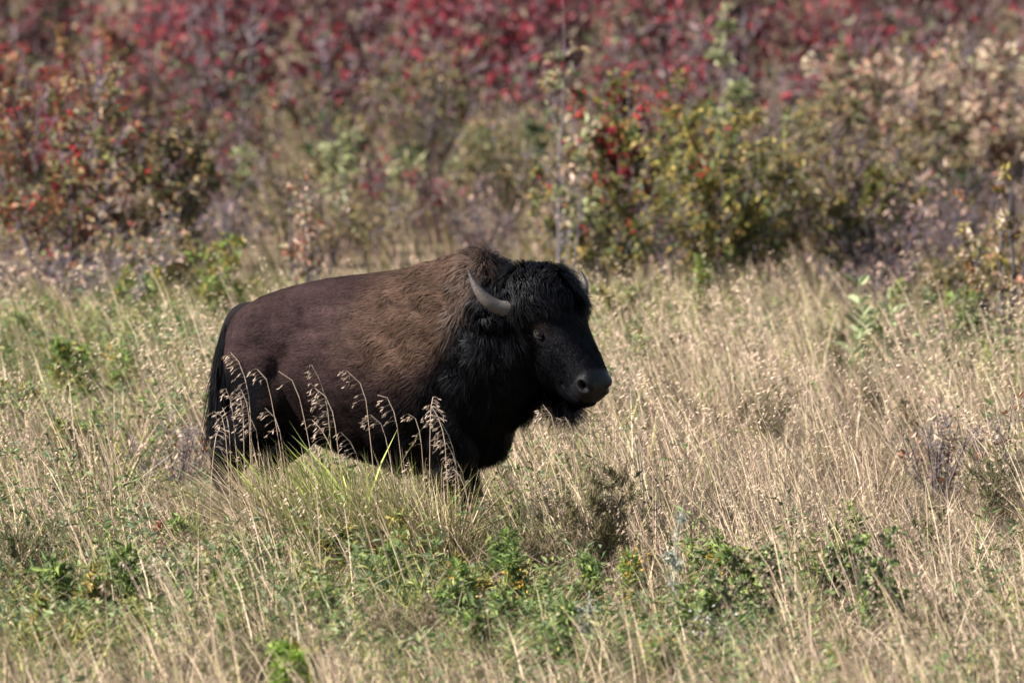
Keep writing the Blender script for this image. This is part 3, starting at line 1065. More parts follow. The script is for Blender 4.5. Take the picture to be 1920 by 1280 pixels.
def shrub(name, label, cat, px, py, hpx, wpx, pal, nleaf, leaf=(0.05, 0.025), group=None, nstem=7, ntwig=9, stem_r=0.012,
          bark=(0.11, 0.09, 0.085), low=0.25, berries=0, berry_col=(0.45, 0.015, 0.02), flowers=0, flower_col=(0.5, 0.33, 0.03), up=0.06, wander=0.16, clumpy=0.5,
          trunk=False, fine=False, open_=0.0, leaf_shade=1.0, crown_dy=None, part='foliage', along=0.6):
    """woody or weedy plant standing at photo px, py (ground), hpx tall and wpx wide in the photo"""
    b = at(px, py)
    s = ppm(b)
    Hm, R = hpx / s, wpx / s / 2
    root = empty(name, b)
    tag(root, label, cat, group)
    twigs = []
    for i in range(nstem):
        a = rng.uniform(0, 2 * PI)
        sp = math.sqrt(rng.random()) * 0.95
        hi = Hm * rng.uniform(0.72, 1.0) * (1 - 0.30 * sp)
        tx, ty = math.cos(a) * R * sp, math.sin(a) * R * sp * 0.8
        base = np.array([tx * 0.12, ty * 0.12, -0.03])
        d0 = np.array([tx * 0.75, ty * 0.75, hi])
        if trunk and i == 0:
            base, d0, hi = np.array([0, 0, -0.03]), np.array([rng.uniform(-.05, .05), 0, 1.0]) * Hm, Hm
        ln = np.linalg.norm(d0)
        mb = MB()
        P = polyline(base, d0, ln, 7, wander * 0.55, 0.02)
        # pull the tip to its target
        P += np.linspace(0, 1, 8)[:, None] ** 1.5 * (np.array([tx, ty, hi]) - P[-1]) * 0.8
        r0 = stem_r * rng.uniform(0.7, 1.15) * (1.7 if trunk and i == 0 else 1)
        bc_ = np.array(bark) * rng.uniform(0.75, 1.3)
        tube(mb, P, np.linspace(r0, r0 * 0.22, 8), 5, bc_)
        for j in range(ntwig):
            f = rng.uniform(max(low * 0.6, 0.12), 1.0)
            k = min(int(f * 7), 6)
            q0 = P[k] + (P[k + 1] - P[k]) * (f * 7 - k)
            an = rng.uniform(0, 2 * PI)
            dd = unit(P[k + 1] - P[k]) * 0.6 + np.array([math.cos(an), math.sin(an), 0.25])
            L = (0.34 - 0.16 * f) * max(R, 0.25 * Hm) * rng.uniform(0.6, 1.4) * (1.3 if not fine else 0.8)
            T = polyline(q0, dd, L, 4, wander, up)
            tube(mb, T, np.linspace(r0 * 0.36, r0 * 0.10, 5), 3, bc_ * 1.1)
            twigs.append(T)
            if not fine:
                for _ in range(2):
                    kk = rng.integers(1, 4)
                    T2 = polyline(T[kk], unit(T[kk + 1] - T[kk]) + rng.normal(size=3) * 0.6, L * 0.55, 3, wander, up)
                    tube(mb, T2, np.linspace(r0 * 0.2, r0 * 0.07, 4), 3, bc_ * 1.15)
                    twigs.append(np.vstack([T2, T2[-1:]]))
        st = mb.build('stem', M_BARK, root)
    TW = np.array([t[:5] for t in twigs])
    if nleaf:
        # some twigs carry many leaves, some hardly any
        wt = rng.gamma(1.0 / max(clumpy, 0.05), 1.0, len(TW))
        zt = TW[:, -1, 2] / Hm
        wt = wt * np.clip((zt - low) / 0.15, 0.02, 1)
        ti = rng.choice(len(TW), nleaf, p=wt / wt.sum())
        f = rng.uniform(0.15, 4.0, nleaf)
        k = np.minimum(f.astype(int), 3)
        fr = (f - k)[:, None]
        P = TW[ti, k] * (1 - fr) + TW[ti, k + 1] * fr
        P = P + rng.normal(size=(nleaf, 3)) * leaf[0] * (0.22 + open_)
        A = unit(unit(TW[ti, k + 1] - TW[ti, k] + 1e-6) * along + rnd_unit(nleaf) * 1.0 + np.array([0, 0, -0.15]))
        Nn = unit(rnd_unit(nleaf) * 0.8 + np.array([0, -0.1, 0.8]))
        tw_c = pal_pick(pal, len(TW))
        mix = rng.random(nleaf) < 0.55
        col = np.where(mix[:, None], tw_c[ti], pal_pick(pal, nleaf)) * rng.uniform(0.65, 1.3, nleaf)[:, None] * leaf_shade
        sc_ = rng.uniform(0.55, 1.25, nleaf)
        mb = MB()
        mb.add(*leaf_batch(P, A, Nn, leaf[0] * sc_, leaf[1] * sc_, col, rng.uniform(0.1, 0.5), simple=fine or py < 500))
        fo = mb.build(part, M_LEAF, root)
        fo['kind'] = 'stuff'
    if berries:
        mb = MB()
        ti = rng.choice(len(TW), max(berries // 6, 1))
        oc = np.array([(1, 0, 0), (-1, 0, 0), (0, 1, 0), (0, -1, 0), (0, 0, 1), (0, 0, -1)], float)
        of = [(0, 2, 4), (2, 1, 4), (1, 3, 4), (3, 0, 4), (2, 0, 5), (1, 2, 5), (3, 1, 5), (0, 3, 5)]
        for t_ in ti:
            cpos = TW[t_, rng.integers(2, 5)]
            for _ in range(6):
                mb.add(cpos + rng.normal(size=3) * 0.022 + oc * rng.uniform(0.007, 0.013), None, of, np.array(berry_col) * rng.uniform(0.6, 1.3))
        mb.build('berry_cluster', M_BERRY, root)['kind'] = 'stuff'
    if flowers:
        mb = MB()
        ti = rng.choice(len(TW), flowers)
        for t_ in ti:
            m = 36
            pp = TW[t_, -1] + np.abs(rng.normal(size=(m, 3))) * np.array([0.03, 0.03, 0.035]) * rng.choice([-1, 1], (m, 3)) * np.array([1, 1, 1])
            mb.add(*leaf_batch(pp, rnd_unit(m), rnd_unit(m), np.full(m, 0.020), np.full(m, 0.016), np.array(flower_col) * rng.uniform(0.6, 1.3, (m, 1)), simple=True))
        mb.build('flower_head', M_LEAF, root)['kind'] = 'stuff'
    return root


RED = [((0.25, 0.025, 0.04), 3), ((0.15, 0.025, 0.042), 3), ((0.24, 0.045, 0.04), 1.5), ((0.13, 0.055, 0.065), 4), ((0.16, 0.09, 0.085), 3), ((0.25, 0.18, 0.13), 0.8)]
DUSK = [((0.12, 0.065, 0.068), 3), ((0.13, 0.095, 0.065), 2), ((0.22, 0.03, 0.04), 2), ((0.10, 0.11, 0.05), 1)]
ORANGE = [((0.30, 0.21, 0.09), 3), ((0.30, 0.13, 0.06), 2), ((0.23, 0.04, 0.035), 2.5), ((0.17, 0.17, 0.06), 3.5), ((0.45, 0.34, 0.21), 2), ((0.10, 0.11, 0.045), 3)]
YGRN = [((0.27, 0.22, 0.05), 4), ((0.15, 0.155, 0.045), 4), ((0.38, 0.28, 0.09), 2.5), ((0.10, 0.13, 0.04), 3), ((0.33, 0.18, 0.06), 1)]
OLIVE = [((0.18, 0.145, 0.06), 3), ((0.125, 0.13, 0.05), 3), ((0.25, 0.165, 0.075), 2), ((0.32, 0.25, 0.15), 1.5)]
PINKT = [((0.46, 0.32, 0.25), 3.5), ((0.44, 0.35, 0.24), 3), ((0.42, 0.22, 0.15), 1), ((0.22, 0.21, 0.11), 2), ((0.28, 0.10, 0.07), 0.5)]
PALEG = [((0.27, 0.29, 0.14), 4), ((0.34, 0.34, 0.19), 3), ((0.20, 0.22, 0.09), 3), ((0.36, 0.30, 0.18), 2)]
DKGRN = [((0.06, 0.085, 0.035), 3), ((0.085, 0.115, 0.045), 3), ((0.14, 0.17, 0.07), 1.5), ((0.20, 0.15, 0.07), 1)]
FRESH = [((0.17, 0.25, 0.06), 4), ((0.22, 0.28, 0.075), 3), ((0.13, 0.19, 0.06), 3), ((0.29, 0.29, 0.09), 1)]
DEADW = [((0.22, 0.17, 0.10), 3), ((0.17, 0.155, 0.075), 3), ((0.29, 0.22, 0.15), 2), ((0.14, 0.145, 0.065), 2)]
PURP = (0.13, 0.10, 0.115)

# the far crimson thicket
gr_ = 'crimson shrubs of the far thicket'
for row, (py0, hp, npl) in enumerate(((315, 350, 12), (235, 380, 12), (140, 380, 12), (40, 330, 10))):
    for i in range(npl):
        px = -200 + (i + rng.uniform(0.15, 0.85)) * 2320 / npl
        lush = 0.42 + 0.58 * math.exp(-((px - 800) / 420) ** 2) + (0.2 if px > 1500 else 0) - (0.9 if row == 0 else 0)
        red_ = rng.random() < lush
        pal_ = RED if red_ else DUSK
        shrub('crimson_shrub' if red_ else 'faded_shrub', 'tall crimson-leaved shrub with purplish stems in the blurred far thicket' if red_ else 'tall dull brown-red shrub among the crimson ones in the far thicket', 'shrub', px, py0 + rng.uniform(-25, 25), hp * rng.uniform(0.75, 1.15), 360 * rng.uniform(0.8, 1.2), pal_, int(1900 * (0.5 + 0.5 * lush) * 0.65), (0.105, 0.055), gr_ if red_ else 'brown-red shrubs of the far thicket', 8, 9, 0.020, PURP, 0.22, clumpy=0.6, open_=0.6)
# brownish understorey packed between
FILL = {'d': ('dusky_shrub', 'dull purple-brown shrub packed into the thicket between field and crimson shrubs', DUSK, 'dull shrubs packed into the thicket'),
        'o': ('olive_shrub', 'dull olive shrub packed into the thicket between field and crimson shrubs', OLIVE, 'olive shrubs packed into the thicket'),
        't': ('twiggy_shrub', 'dark grey-purple twiggy shrub almost without leaves at the foot of the thicket', DUSK[:2] + PINKT[:1], 'twiggy shrubs at the foot of the thicket'),
        'p': ('faded_shrub', 'half-bare shrub with faded tan leaves packed into the thicket', PINKT, 'faded shrubs packed into the thicket')}
for py0, hp, npl, kinds in ((375, 270, 15, 'dddo'), (435, 250, 15, 'doot'), (490, 230, 14, 'ootp'), (545, 210, 13, 'otpt'), (590, 180, 12, 'tto')):
    for i in range(npl):
        px = -150 + (i + rng.uniform(0.15, 0.85)) * 2220 / npl
        mid = 400 < px < 930
        if mid and py0 > 500 or py0 > 580 and 380 < px < 1620:
            continue
        kd = kinds[rng.integers(len(kinds))]
        nm, lb, pal, g_ = FILL[kd]
        h_ = hp * rng.uniform(0.7, 1.15) * (0.62 if mid and py0 > 400 else 1)
        shrub(nm, lb, 'shrub', px, py0 + rng.uniform(-22, 22), h_, 250 * rng.uniform(0.8, 1.2), pal, int(1100 * rng.uniform(0.6, 1.1) * (0.6 if mid else 1) * (0.22 if kd == 't' else 1)), (0.056, 0.028), g_, 15 if kd == 't' else 9, 10 if kd == 't' else 9, 0.012, (0.085, 0.068, 0.078) if kd == 't' else PURP, 0.12, clumpy=0.7, open_=0.5)

S = shrub
# middle-distance shrubs, far to near
S('grey_tree', 'bare forked grey tree among the crimson shrubs', 'tree', 425, 330, 470, 240, RED, 60, (0.08, 0.04), None, 5, 8, 0.024, (0.12, 0.104, 0.112), 0.55, wander=0.12)
S('dusky_shrub', 'dull brown and red shrub beside the forked grey tree', 'shrub', 250, 345, 330, 300, DUSK + ORANGE[:2], 1300, (0.07, 0.035), None, 8, 8, 0.016, PURP, 0.3)
S('dusky_shrub', 'brown thinning shrub under the crimson thicket, behind the bison', 'shrub', 760, 345, 270, 330, DUSK + OLIVE[:2], 1400, (0.07, 0.035), None, 8, 8, 0.014, PURP, 0.2)
S('dark_green_shrub', 'dark green shrub low under the crimson thicket', 'shrub', 930, 380, 190, 240, DKGRN, 1600, (0.06, 0.03), None, 8, 8, 0.012, PURP, 0.1)
S('dark_green_shrub', 'dark green shrub with tan leaf tips behind the pale willow sprigs', 'shrub', 700, 410, 210, 280, DKGRN + OLIVE[2:], 1500, (0.06, 0.03), None, 8, 8, 0.012, PURP, 0.1)
S('pale_shrub', 'large shrub of faded pinkish-tan leaves against the crimson thicket', 'shrub', 1740, 430, 430, 440, PINKT, 4200, (0.065, 0.032), None, 11, 10, 0.016, PURP, 0.3)
S('pale_shrub', 'narrow shrub of faded pink leaves between olive shrub and crimson thicket', 'shrub', 1905, 440, 400, 280, PINKT, 2400, (0.065, 0.032), None, 8, 9, 0.016, PURP, 0.3)
S('olive_shrub', 'olive-brown shrub with dark gaps beside the faded pink shrub', 'shrub', 1590, 440, 370, 260, OLIVE, 2600, (0.06, 0.03), None, 9, 10, 0.015, PURP, 0.15)
S('olive_shrub', 'dark olive shrub filling the gap below the faded pink shrub', 'shrub', 1745, 480, 240, 240, OLIVE + DKGRN[:1], 1900, (0.055, 0.028), None, 8, 9, 0.013, PURP, 0.1)
S('pale_sapling', 'slender sapling of pale green leaves reaching into the crimson thicket', 'sapling', 1352, 420, 400, 130, PALEG, 420, (0.085, 0.042), None, 3, 8, 0.014, PURP, 0.35, trunk=True)
S('red_leaved_shrub', 'shrub with brick-red and orange leaves at the edge of the crimson thicket', 'shrub', 60, 420, 430, 360, ORANGE[:3] + RED[:3], 2600, (0.06, 0.032), None, 9, 9, 0.016, PURP, 0.2, berries=120)
for px, py, h, w_, lb in ((430, 430, 190, 150, 'pale green willow sprig beside the orange-leaved shrub'), (645, 450, 240, 90, 'slim pale green willow sprig above the small pink-leaved shrub'),
                          (805, 430, 180, 150, 'pale green willow sprig in front of the dark green shrub')):
    S('willow_sprig', lb, 'willow', px, py, h, w_, PALEG, 330, (0.085, 0.026), None, 5, 6, 0.009, PURP, 0.35)
S('berry_shrub', 'tall shrub hung with scarlet berries and red leaves beside the lone sapling', 'shrub', 1190, 530, 500, 300, ORANGE[2:4] + RED[:2] + DKGRN[:2] + YGRN[:1], 3800, (0.052, 0.029), None, 13, 11, 0.014, (0.12, 0.10, 0.10), 0.2, berries=420)
S('yellow_green_shrub', 'dense shrub of small yellow and green leaves beside the berry shrub', 'shrub', 1345, 565, 440, 390, YGRN, 5600, (0.048, 0.028), None, 18, 12, 0.014, (0.12, 0.10, 0.095), 0.08, clumpy=0.7, berries=40)
S('olive_shrub', 'bushy olive and gold shrub just behind the dense yellow-green shrub', 'shrub', 1575, 505, 360, 300, OLIVE + DUSK[:2], 2400, (0.05, 0.028), None, 14, 10, 0.013, PURP, 0.1)
S('yellow_green_shrub', 'lower yellow-leaved shrub at the foot of the lone sapling', 'shrub', 1115, 575, 350, 330, YGRN + OLIVE[:2] + DKGRN[:1], 2900, (0.044, 0.025), None, 9, 9, 0.011, (0.11, 0.095, 0.095), 0.08, berries=60)
S('olive_shrub', 'half-bare olive shrub behind the tall tan grass', 'shrub', 1630, 560, 270, 230, OLIVE + YGRN[:2], 1800, (0.05, 0.028), None, 9, 9, 0.012, (0.12, 0.10, 0.10), 0.1)
S('lone_sapling', 'tall thin grey sapling with a few tan and pale leaves', 'sapling', 1050, 590, 600, 150, PINKT[:2] + PALEG[:2] + ORANGE[:1], 300, (0.066, 0.034), None, 4, 10, 0.0085, (0.15, 0.13, 0.14), 0.22, trunk=True, wander=0.10)
S('orange_shrub', 'large autumn shrub of orange, red and green leaves with scarlet berries', 'shrub', 120, 570, 540, 430, ORANGE, 4600, (0.052, 0.028), None, 17, 12, 0.016, PURP, 0.14, berries=260)
S('orange_shrub', 'bushy autumn shrub of golden-brown leaves beside the willow sprig', 'shrub', 305, 570, 420, 230, ORANGE[:1] + OLIVE + ORANGE[4:], 2800, (0.05, 0.027), None, 13, 11, 0.014, PURP, 0.14, berries=40)
S('leafless_shrub', 'low grey shrub nearly bare with scattered tan leaves, below the autumn shrubs', 'shrub', 215, 620, 270, 350, PINKT + ORANGE[:2], 170, (0.055, 0.03), None, 11, 10, 0.012, (0.10, 0.085, 0.09), 0.3)
S('leafless_shrub', 'upright grey twiggy shrub with pinkish leaves rising behind the bison\'s back', 'shrub', 585, 620, 340, 190, PINKT + ORANGE[1:2], 360, (0.052, 0.028), None, 9, 9, 0.013, (0.13, 0.11, 0.12), 0.3)
S('yellow_bush', 'small yellow-green bush behind the bison\'s rump', 'bush', 425, 640, 220, 210, YGRN[:3] + FRESH[:2], 1500, (0.040, 0.022), None, 9, 8, 0.008, (0.12, 0.11, 0.08), 0.1)
S('yellow_bush', 'low yellow-leaved bush beyond the bison\'s far horn', 'bush', 1130, 640, 130, 170, YGRN[:3] + FRESH[:2], 1100, (0.042, 0.024), None, 8, 8, 0.008, (0.12, 0.11, 0.08), 0.1)
S('orange_shrub', 'thin shrub of rusty orange leaves on dark crooked stems at the field edge', 'shrub', 1880, 690, 420, 230, PINKT[1:3] + ORANGE[:2] + YGRN[:1], 700, (0.05, 0.028), None, 8, 9, 0.022, (0.075, 0.065, 0.075), 0.3, wander=0.25)
S('green_bush', 'small leafy green bush at the foot of the rusty crooked shrub', 'bush', 1800, 690, 190, 170, FRESH + DKGRN, 1100, (0.045, 0.025), None, 8, 8, 0.009, (0.10, 0.09, 0.08), 0.1)
S('leafless_shrub', 'dark crooked twiggy shrub beside the milkweed', 'shrub', 1720, 700, 190, 130, PINKT, 60, (0.05, 0.028), None, 5, 7, 0.012, (0.09, 0.08, 0.09), 0.3, wander=0.25)
for px, py, h, w_, lb in ((60, 690, 150, 200, 'fresh green weed clump before the autumn shrubs'), (260, 700, 140, 200, 'fresh green weed clump below the bare grey shrub'), (390, 720, 130, 120, 'fresh green weed clump behind the bison\'s tail')):
    S('green_weed', lb, 'weed', px, py, h, w_, FRESH + YGRN[:1], 900, (0.055, 0.014), None, 10, 6, 0.005, (0.12, 0.15, 0.06), 0.1, fine=True)

# forbs and dry weeds around and in front of the bison
for px, py, h, w_, nl, lb in ((1120, 1120, 310, 220, 3600, 'big dark olive dried weed on the grass before the bison\'s chin'), (990, 1110, 180, 170, 1500, 'lower brown dried weed beside the bison\'s front leg'),
                              (1440, 850, 140, 130, 1100, 'dark dried weed standing alone in the tan grass'), (1640, 830, 190, 70, 600, 'narrow dark brown seed stalks in the tan grass'),
                              (760, 1240, 150, 180, 1200, 'round brown dried weed low among green forbs'), (1860, 1010, 190, 150, 1300, 'dark green-brown weed beside the dead twigs'),
                              (800, 985, 150, 110, 900, 'rusty dried weed under the bison\'s belly'), (60, 1130, 210, 220, 2000, 'dense dark green-gold weed mass beside the yellow wildflower')):
    S('dried_weed', lb, 'weed', px, py, h, w_, DEADW + (DKGRN if px in (60, 1860) else []), int(nl * 1.5), (0.034, 0.0065), None, 22, 12, 0.004, (0.15, 0.12, 0.08), 0.12, fine=True, clumpy=0.12, up=0.22, along=2.2)
for px, py, h, w_, fl, lb in ((975, 1180, 160, 90, 6, 'goldenrod with yellow tips, first before the dark dried weed'), (1095, 1180, 150, 90, 7, 'goldenrod with yellow tips below the big dark dried weed'),
                              (1180, 1170, 150, 80, 5, 'goldenrod with mustard tips beside the silvery stalk'), (1350, 1130, 140, 70, 5, 'goldenrod with fading yellow tips before the leafy rose bush'),
                              (870, 1190, 160, 100, 4, 'goldenrod with ochre plumes among green forbs'), (235, 760, 130, 80, 5, 'goldenrod with orange-yellow plumes in the grass behind the bison\'s tail'),
                              (160, 765, 110, 70, 4, 'goldenrod with brownish plumes beside the orange-yellow one'), (1230, 1310, 130, 90, 5, 'goldenrod blurred at the bottom beside brown seed spikes'),
                              (1560, 1310, 130, 100, 5, 'goldenrod blurred at the bottom below the leafy rose bushes')):
    S('goldenrod', lb, 'wildflower', px, py, h, w_, FRESH, 520, (0.06, 0.014), 'goldenrod plants', 7, 5, 0.004, (0.14, 0.17, 0.07), 0.15, fine=True, flowers=fl, flower_col=(0.42, 0.27, 0.04), up=0.15)
for px, py, h, w_, lb in ((1440, 1190, 190, 150, 'dark leafy rose bush beside the fading goldenrod'), (1650, 1230, 260, 130, 'tall dark leafy rose bush with grey stems'), (1340, 1215, 170, 150, 'low dark leafy rose bush beside the silvery stalk'),
                          (1570, 1150, 150, 110, 'rose bush with small green leaves between two darker ones')):
    S('rose_bush', lb, 'bush', px, py, h * 1.1, w_ * 1.1, DKGRN[1:3] + FRESH[1:3] + OLIVE[3:], 650, (0.044, 0.029), None, 9, 7, 0.006, (0.15, 0.12, 0.12), 0.12)
for px, py, h, w_, lb in ((330, 940, 190, 230, 'tangle of dead grey twigs beside the bison\'s hind leg'), (1760, 960, 240, 230, 'dead grey branching twigs with a few rusty leaves in the tan grass'), (1900, 960, 260, 180, 'dead dark twigs with curled leaves at the edge of the field')):
    S('dead_shrub', lb, 'dead shrub', px, py, h, w_, PINKT[:2] + ORANGE[1:2], 120, (0.042, 0.024), None, 17, 12, 0.008, (0.12, 0.098, 0.10), 0.25, wander=0.25)
S('red_weed', 'dark red-leaved weed in the grass below the grey twigs', 'weed', 315, 1070, 110, 60, [((0.20, 0.045, 0.03), 3), ((0.13, 0.03, 0.03), 2), ((0.25, 0.10, 0.04), 1)], 420, (0.045, 0.012), None, 7, 6, 0.004, (0.15, 0.06, 0.05), 0.15, fine=True)
S('bright_green_weed', 'soft bright green feathery weed blurred at the bottom edge', 'weed', 548, 1345, 170, 110, [((0.24, 0.36, 0.05), 3), ((0.19, 0.30, 0.045), 2)], 1300, (0.045, 0.009), None, 9, 8, 0.004, (0.18, 0.26, 0.06), 0.1, fine=True, up=0.2)
S('silver_weed', 'thin silvery grey-green stalk standing in the grass', 'weed', 1270, 1215, 290, 40, [((0.32, 0.34, 0.28), 1), ((0.25, 0.28, 0.22), 1)], 320, (0.030, 0.010), None, 3, 9, 0.005, (0.30, 0.30, 0.26), 0.12, fine=True, trunk=True)
S('silver_weed', 'short silvery grey-green tuft beside the goldenrod', 'weed', 1095, 1230, 150, 70, [((0.32, 0.34, 0.28), 1), ((0.25, 0.28, 0.22), 1)], 300, (0.030, 0.010), None, 5, 7, 0.004, (0.38, 0.38, 0.33), 0.12, fine=True)
for px, py, h, w_, lb in ((110, 1190, 190, 130, 'green leafy forb with a yellow flower beside the dark weed mass'), (220, 1180, 170, 150, 'green leafy forb beside the one with the yellow flower'), (910, 1120, 170, 150, 'green leafy forb under the bison\'s front leg'),
                          (640, 1010, 150, 150, 'yellow-green leafy forb under the bison\'s belly'), (500, 1110, 130, 140, 'green leafy forb below the bison\'s hind leg'), (720, 1150, 150, 160, 'green leafy forb above the round brown weed'),
                          (380, 1170, 140, 150, 'green leafy forb below the dark red weed'), (1640, 700, 150, 60, 'upright green forb beside the milkweed')):
    S('green_forb', lb, 'forb', px, py, h, w_, FRESH + DKGRN[1:3], 700, (0.065, 0.017), 'green forbs', 9, 6, 0.005, (0.13, 0.16, 0.06), 0.1, fine=True, up=0.15, flowers=1 if px == 110 else 0, flower_col=(0.6, 0.45, 0.01))
for px, py, lb in ((245, 1225, 'above'), (250, 1150, 'beside the green forb with the yellow flower'), (455, 1290, 'beside the bright green weed'), (1000, 1120, 'beside'), (1330, 1260, 'below the silvery stalk')):
    if lb in ('above', 'beside'):
        continue
    S('seeding_weed', 'grey weed with white fluffy seed heads ' + lb, 'weed', px, py, 130, 80, DEADW, 60, (0.03, 0.01), None, 6, 5, 0.004, (0.15, 0.12, 0.10), 0.3, fine=True, flowers=5, flower_col=(0.42, 0.38, 0.35))

XTRA = [('brown_weed', 'brown dried weed scattered among the grass in front of the bison', 'weed', DEADW, (0.026, 0.010), 'brown weeds scattered before the bison'),
        ('green_weed', 'leafy green weed scattered among the grass in front of the bison', 'weed', FRESH + DKGRN[1:2], (0.055, 0.016), 'green weeds scattered before the bison'),
        ('yellow_weed', 'yellowing weed scattered among the grass in front of the bison', 'weed', YGRN[:3] + FRESH[:1], (0.045, 0.016), 'yellowing weeds scattered before the bison')]
for i in range(42):
    py = rng.uniform(1075, 1330)
    px = rng.uniform(-20, 1940)
    g_ = greenness(np.array([at(px, py)]))[0][0]
    k = 0 if rng.random() > g_ * 1.6 else rng.integers(1, 3)
    nm, lb, cat_, pal, lf, grp = XTRA[k]
    S(nm, lb, cat_, px, py, rng.uniform(110, 190), rng.uniform(70, 130), pal, int(rng.uniform(350, 800)), lf, grp, 9, 6, 0.004, (0.12, 0.10, 0.06), 0.15, fine=True, up=0.13)
XTRB = [('brown_weed', 'brown dried weed standing in the field behind the bison', 'weed', DEADW, (0.028, 0.012), 'brown weeds in the field behind'),
        ('green_weed', 'leafy green weed standing in the field behind the bison', 'weed', FRESH + YGRN[:1], (0.055, 0.018), 'green weeds in the field behind')]
for i in range(30):
    py = rng.uniform(640, 900)
    px = rng.uniform(-20, 1940)
    if 380 < px < 1180 and py > 700:
        continue
    g_ = greenness(np.array([at(px, py)]))[0][0]
    nm, lb, cat_, pal, lf, grp = XTRB[0 if rng.random() > g_ * 1.6 else 1]
    S(nm, lb, cat_, px, py, rng.uniform(130, 210), rng.uniform(60, 130), pal, int(rng.uniform(300, 700)), lf, grp, 8, 6, 0.005, (0.12, 0.09, 0.06), 0.2, fine=True, up=0.13)

# milkweed: large single leaves in pairs
mw = empty('milkweed', at(1620, 730))
tag(mw, 'milkweed with broad pale green leaves standing in the tan grass', 'milkweed')
s_ = ppm(mw.location)
for sx, hh in ((0.0, 200), (0.16, 175), (-0.10, 150)):
    mb = MB()
    P = polyline((sx, rng.uniform(-.08, .08), -0.02), (rng.uniform(-.1, .1), 0, 1), hh / s_, 6, 0.05)
    tube(mb, P, np.linspace(0.008, 0.004, 7), 5, (0.18, 0.22, 0.10))
    mb.build('stem', M_BARK, mw)
    for k in range(3, 7):
        a = rng.uniform(0, PI)
        for sg in (0, PI):
            mb = MB()
            A = unit(np.array([math.cos(a + sg), math.sin(a + sg) * 0.8, rng.uniform(0.35, 1.0)]))
            mb.add(*leaf_batch(P[k][None], A[None], unit(np.array([[rng.normal() * 0.3, -0.5, 1.0]])), [rng.uniform(0.11, 0.15)], [rng.uniform(0.045, 0.06)], np.array([[0.30, 0.33, 0.17]]) * rng.uniform(0.75, 1.2)))
            mb.build('leaf', M_LEAF, mw)

# nodding grass stalks standing against the bison: photo x of root, x and y of the top, length of the head, label
ST = [(470, 432, 648, 150, 'h'), (478, 452, 735, 75, 'h'), (438, 418, 738, 60, 'h'), (452, 425, 735, 70, 'h'), (466, 444, 742, 90, 'h'), (430, 403, 760, 60, 'h'), (530, 498, 742, 60, 'h'), (528, 482, 700, 55, 'h'),
      (408, 412, 790, 50, 'h'), (480, 470, 800, 45, 'h'),
      (578, 522, 692, 70, 'b'), (625, 585, 690, 130, 'b'), (640, 590, 725, 90, 'b'), (655, 585, 760, 80, 'b'), (700, 652, 708, 75, 'b'), (690, 640, 785, 60, 'b'), (752, 708, 730, 90, 'b'), (740, 695, 772, 50, 'b'),
      (795, 768, 748, 80, 'b'), (808, 812, 725, 70, 'b'),
      (850, 812, 782, 95, 'f'), (860, 825, 795, 90, 'f'), (838, 808, 770, 100, 'f'), (878, 842, 830, 50, 'f'), (885, 850, 850, 40, 'f'),
      (1052, 1018, 755, 50, 'c'), (1078, 1060, 762, 40, 'c')]
LB = {'h': ('pale nodding grass stalk standing against the bison\'s black hind legs', 'grass stalks before the hind legs'),
      'b': ('pale nodding grass stalk standing against the bison\'s dark belly', 'grass stalks before the belly'),
      'f': ('pale nodding grass stalk standing against the bison\'s front leg', 'grass stalks before the front leg'),
      'c': ('pale nodding grass stalk standing under the bison\'s chin', 'grass stalks under the chin')}
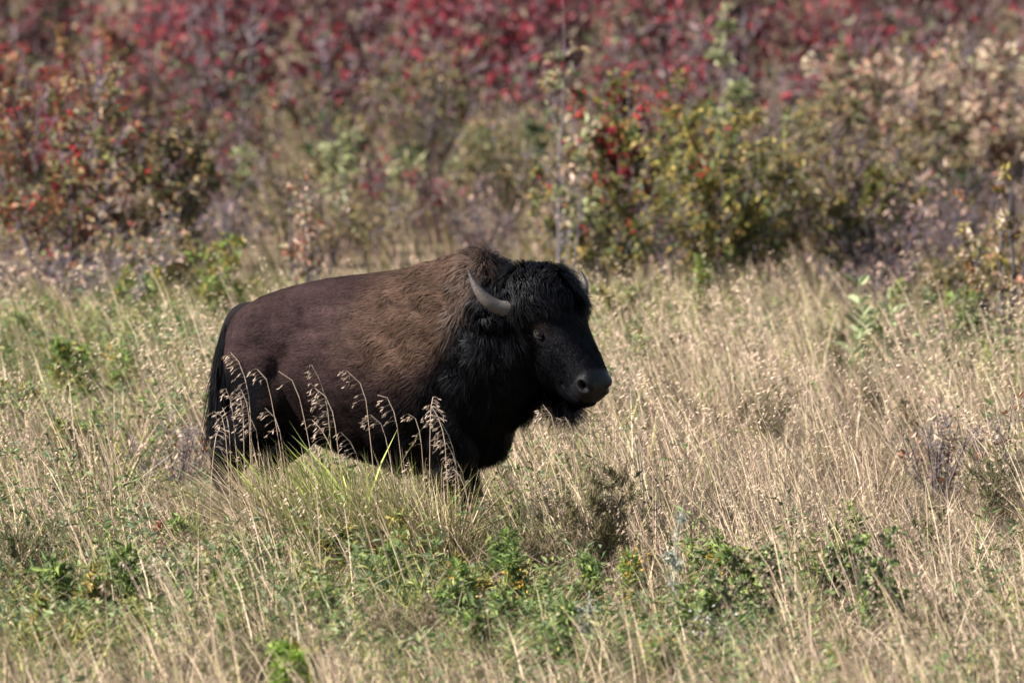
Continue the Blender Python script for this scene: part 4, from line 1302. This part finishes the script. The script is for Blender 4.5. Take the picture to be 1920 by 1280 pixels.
for xb, xt, yt, hd, key in ST:
    dlt = rng.uniform(0.75, 1.5)
    yt += rng.uniform(-18, 34)
    ybase = 1048 + 33 * dlt
    if key == 'c':
        ybase += 12
    b = at(xb, ybase)
    s_ = ppm(b)
    hz = (ybase - yt) / s_
    xb += 0.45 * (xb - xt)
    b = at(xb, ybase)
    root = empty('grass_stalk', b)
    tag(root, LB[key][0], 'grass stalk', LB[key][1])
    dx = (xt - xb) / s_
    hl = hd / s_
    t = np.linspace(0, 1, 14)
    n_up = hl / hz * 0.85                      # part of the stalk that carries the head
    nod = rng.uniform(0.05, 0.55) * hl
    hsc, fullness = rng.uniform(0.55, 1.15), rng.uniform(0.35, 1.0)
    hl *= rng.uniform(0.75, 1.15)
    sgn = -1 if xt <= xb else 1
    X = dx * (0.55 * t + 0.45 * t ** 2.2) * 0.8 + sgn * nod * np.clip((t - (1 - n_up)) / n_up, 0, 1) ** 2
    X *= dx / X[-1] if abs(X[-1]) > 1e-6 and X[-1] * dx > 0 else 1
    Z = hz * t - rng.uniform(0.02, 0.3) * hl * np.clip((t - (1 - n_up * 0.6)) / (n_up * 0.6), 0, 1) ** 3
    Z *= hz / Z.max()
    Y = rng.uniform(-0.12, 0.12) * t ** 1.5
    X = X + rng.normal() * 0.012 * np.sin(t * PI)
    P = np.stack([X, Y, Z], 1)
    mb = MB()
    dcol = np.array([0.42, 0.31, 0.22]) * rng.uniform(0.8, 1.1)
    tube(mb, P, np.linspace(0.0023, 0.0012, 14), 4, dcol)
    mb.build('stem', M_GRASS, root)
    top = P[t > 1 - n_up * 1.15]
    tdir = np.array([[sgn * 1.0, rng.uniform(-0.3, 0.3), 0.0]])
    mb = MB()
    pcol = np.array([0.46, 0.355, 0.275]) * rng.uniform(0.8, 1.15)
    nb = max(int(hd / 10), 5)
    tube(mb, top, np.full(len(top), 0.0021), 4, pcol * 0.9)       # the rachis that carries the branchlets
    for f in np.linspace(0.0, 1.0, nb):
        ki = f * (len(top) - 1)
        k0 = min(int(ki), len(top) - 2)
        p0 = top[k0] * (1 - (ki - k0)) + top[k0 + 1] * (ki - k0)
        for _ in range(1 if rng.random() < 0.45 else 2):
            if rng.random() > fullness + 0.15:
                continue
            Lb = rng.uniform(0.03, 0.10) * (1.15 - 0.6 * f) * hsc
            d_ = unit(tdir[0] * rng.uniform(0.5, 1.2) + np.array([0, rng.normal() * 0.35, rng.uniform(0.2, 0.8)]))
            bb = [p0]
            for _k in range(4):
                d_ = unit(d_ + np.array([0, 0, -0.42]) + tdir[0] * 0.1)
                bb.append(bb[-1] + d_ * Lb / 4)
            bb = np.array(bb)
            tube(mb, bb, np.linspace(0.0011, 0.0008, 5), 3, pcol * 0.85)
            m_ = rng.integers(2, 5)
            kk = rng.choice([2, 3, 4, 4], m_)
            A_ = unit(tdir * rng.uniform(0.4, 1.1, (m_, 1)) + np.array([0, 0, -0.6]) + rng.normal(size=(m_, 3)) * 0.25)
            mb.add(*leaf_batch(bb[kk], A_, rnd_unit(m_), rng.uniform(0.018, 0.033, m_), rng.uniform(0.0032, 0.0048, m_), pcol * rng.uniform(0.75, 1.3, (m_, 1)), 0.5))
    mb.build('seed_head', M_GRASS, root)
    if rng.random() < 0.5:
        mb = MB()
        k = rng.integers(3, 6)
        V, q, t3, c3 = blades(P[k][None], np.array([0.22]), np.array([0.007]), np.array([0.5]), np.array([0.9]), np.array([rng.uniform(0, 2 * PI)]), np.array([[0.45, 0.36, 0.2]]), 3)
        mb.add(V, q, t3, c3)
        mb.build('blade', M_GRASS, root)

# the tuft of broad yellow-green blades under the belly
tuft = empty('grass_tuft', at(650, 1088))
tag(tuft, 'tuft of broad yellow-green grass blades arching up before the bison\'s belly', 'grass tuft')
for _ in range(70):
    mb = MB()
    n = 1
    b_ = np.array([[rng.normal() * 0.09, rng.normal() * 0.05, -0.01]])
    V, q, t3, c3 = blades(b_, np.array([rng.uniform(0.45, 0.88)]), np.array([rng.uniform(0.012, 0.021)]), np.array([rng.uniform(0.0, 0.35)]), np.array([rng.uniform(0.2, 0.7)]), np.array([PI + rng.normal() * 0.9]),
                          np.array([[0.30, 0.34, 0.08]]) * rng.uniform(0.65, 1.35), 4, 1.3)
    mb.add(V, q, t3, c3)
    mb.build('blade', M_GRASS, tuft)
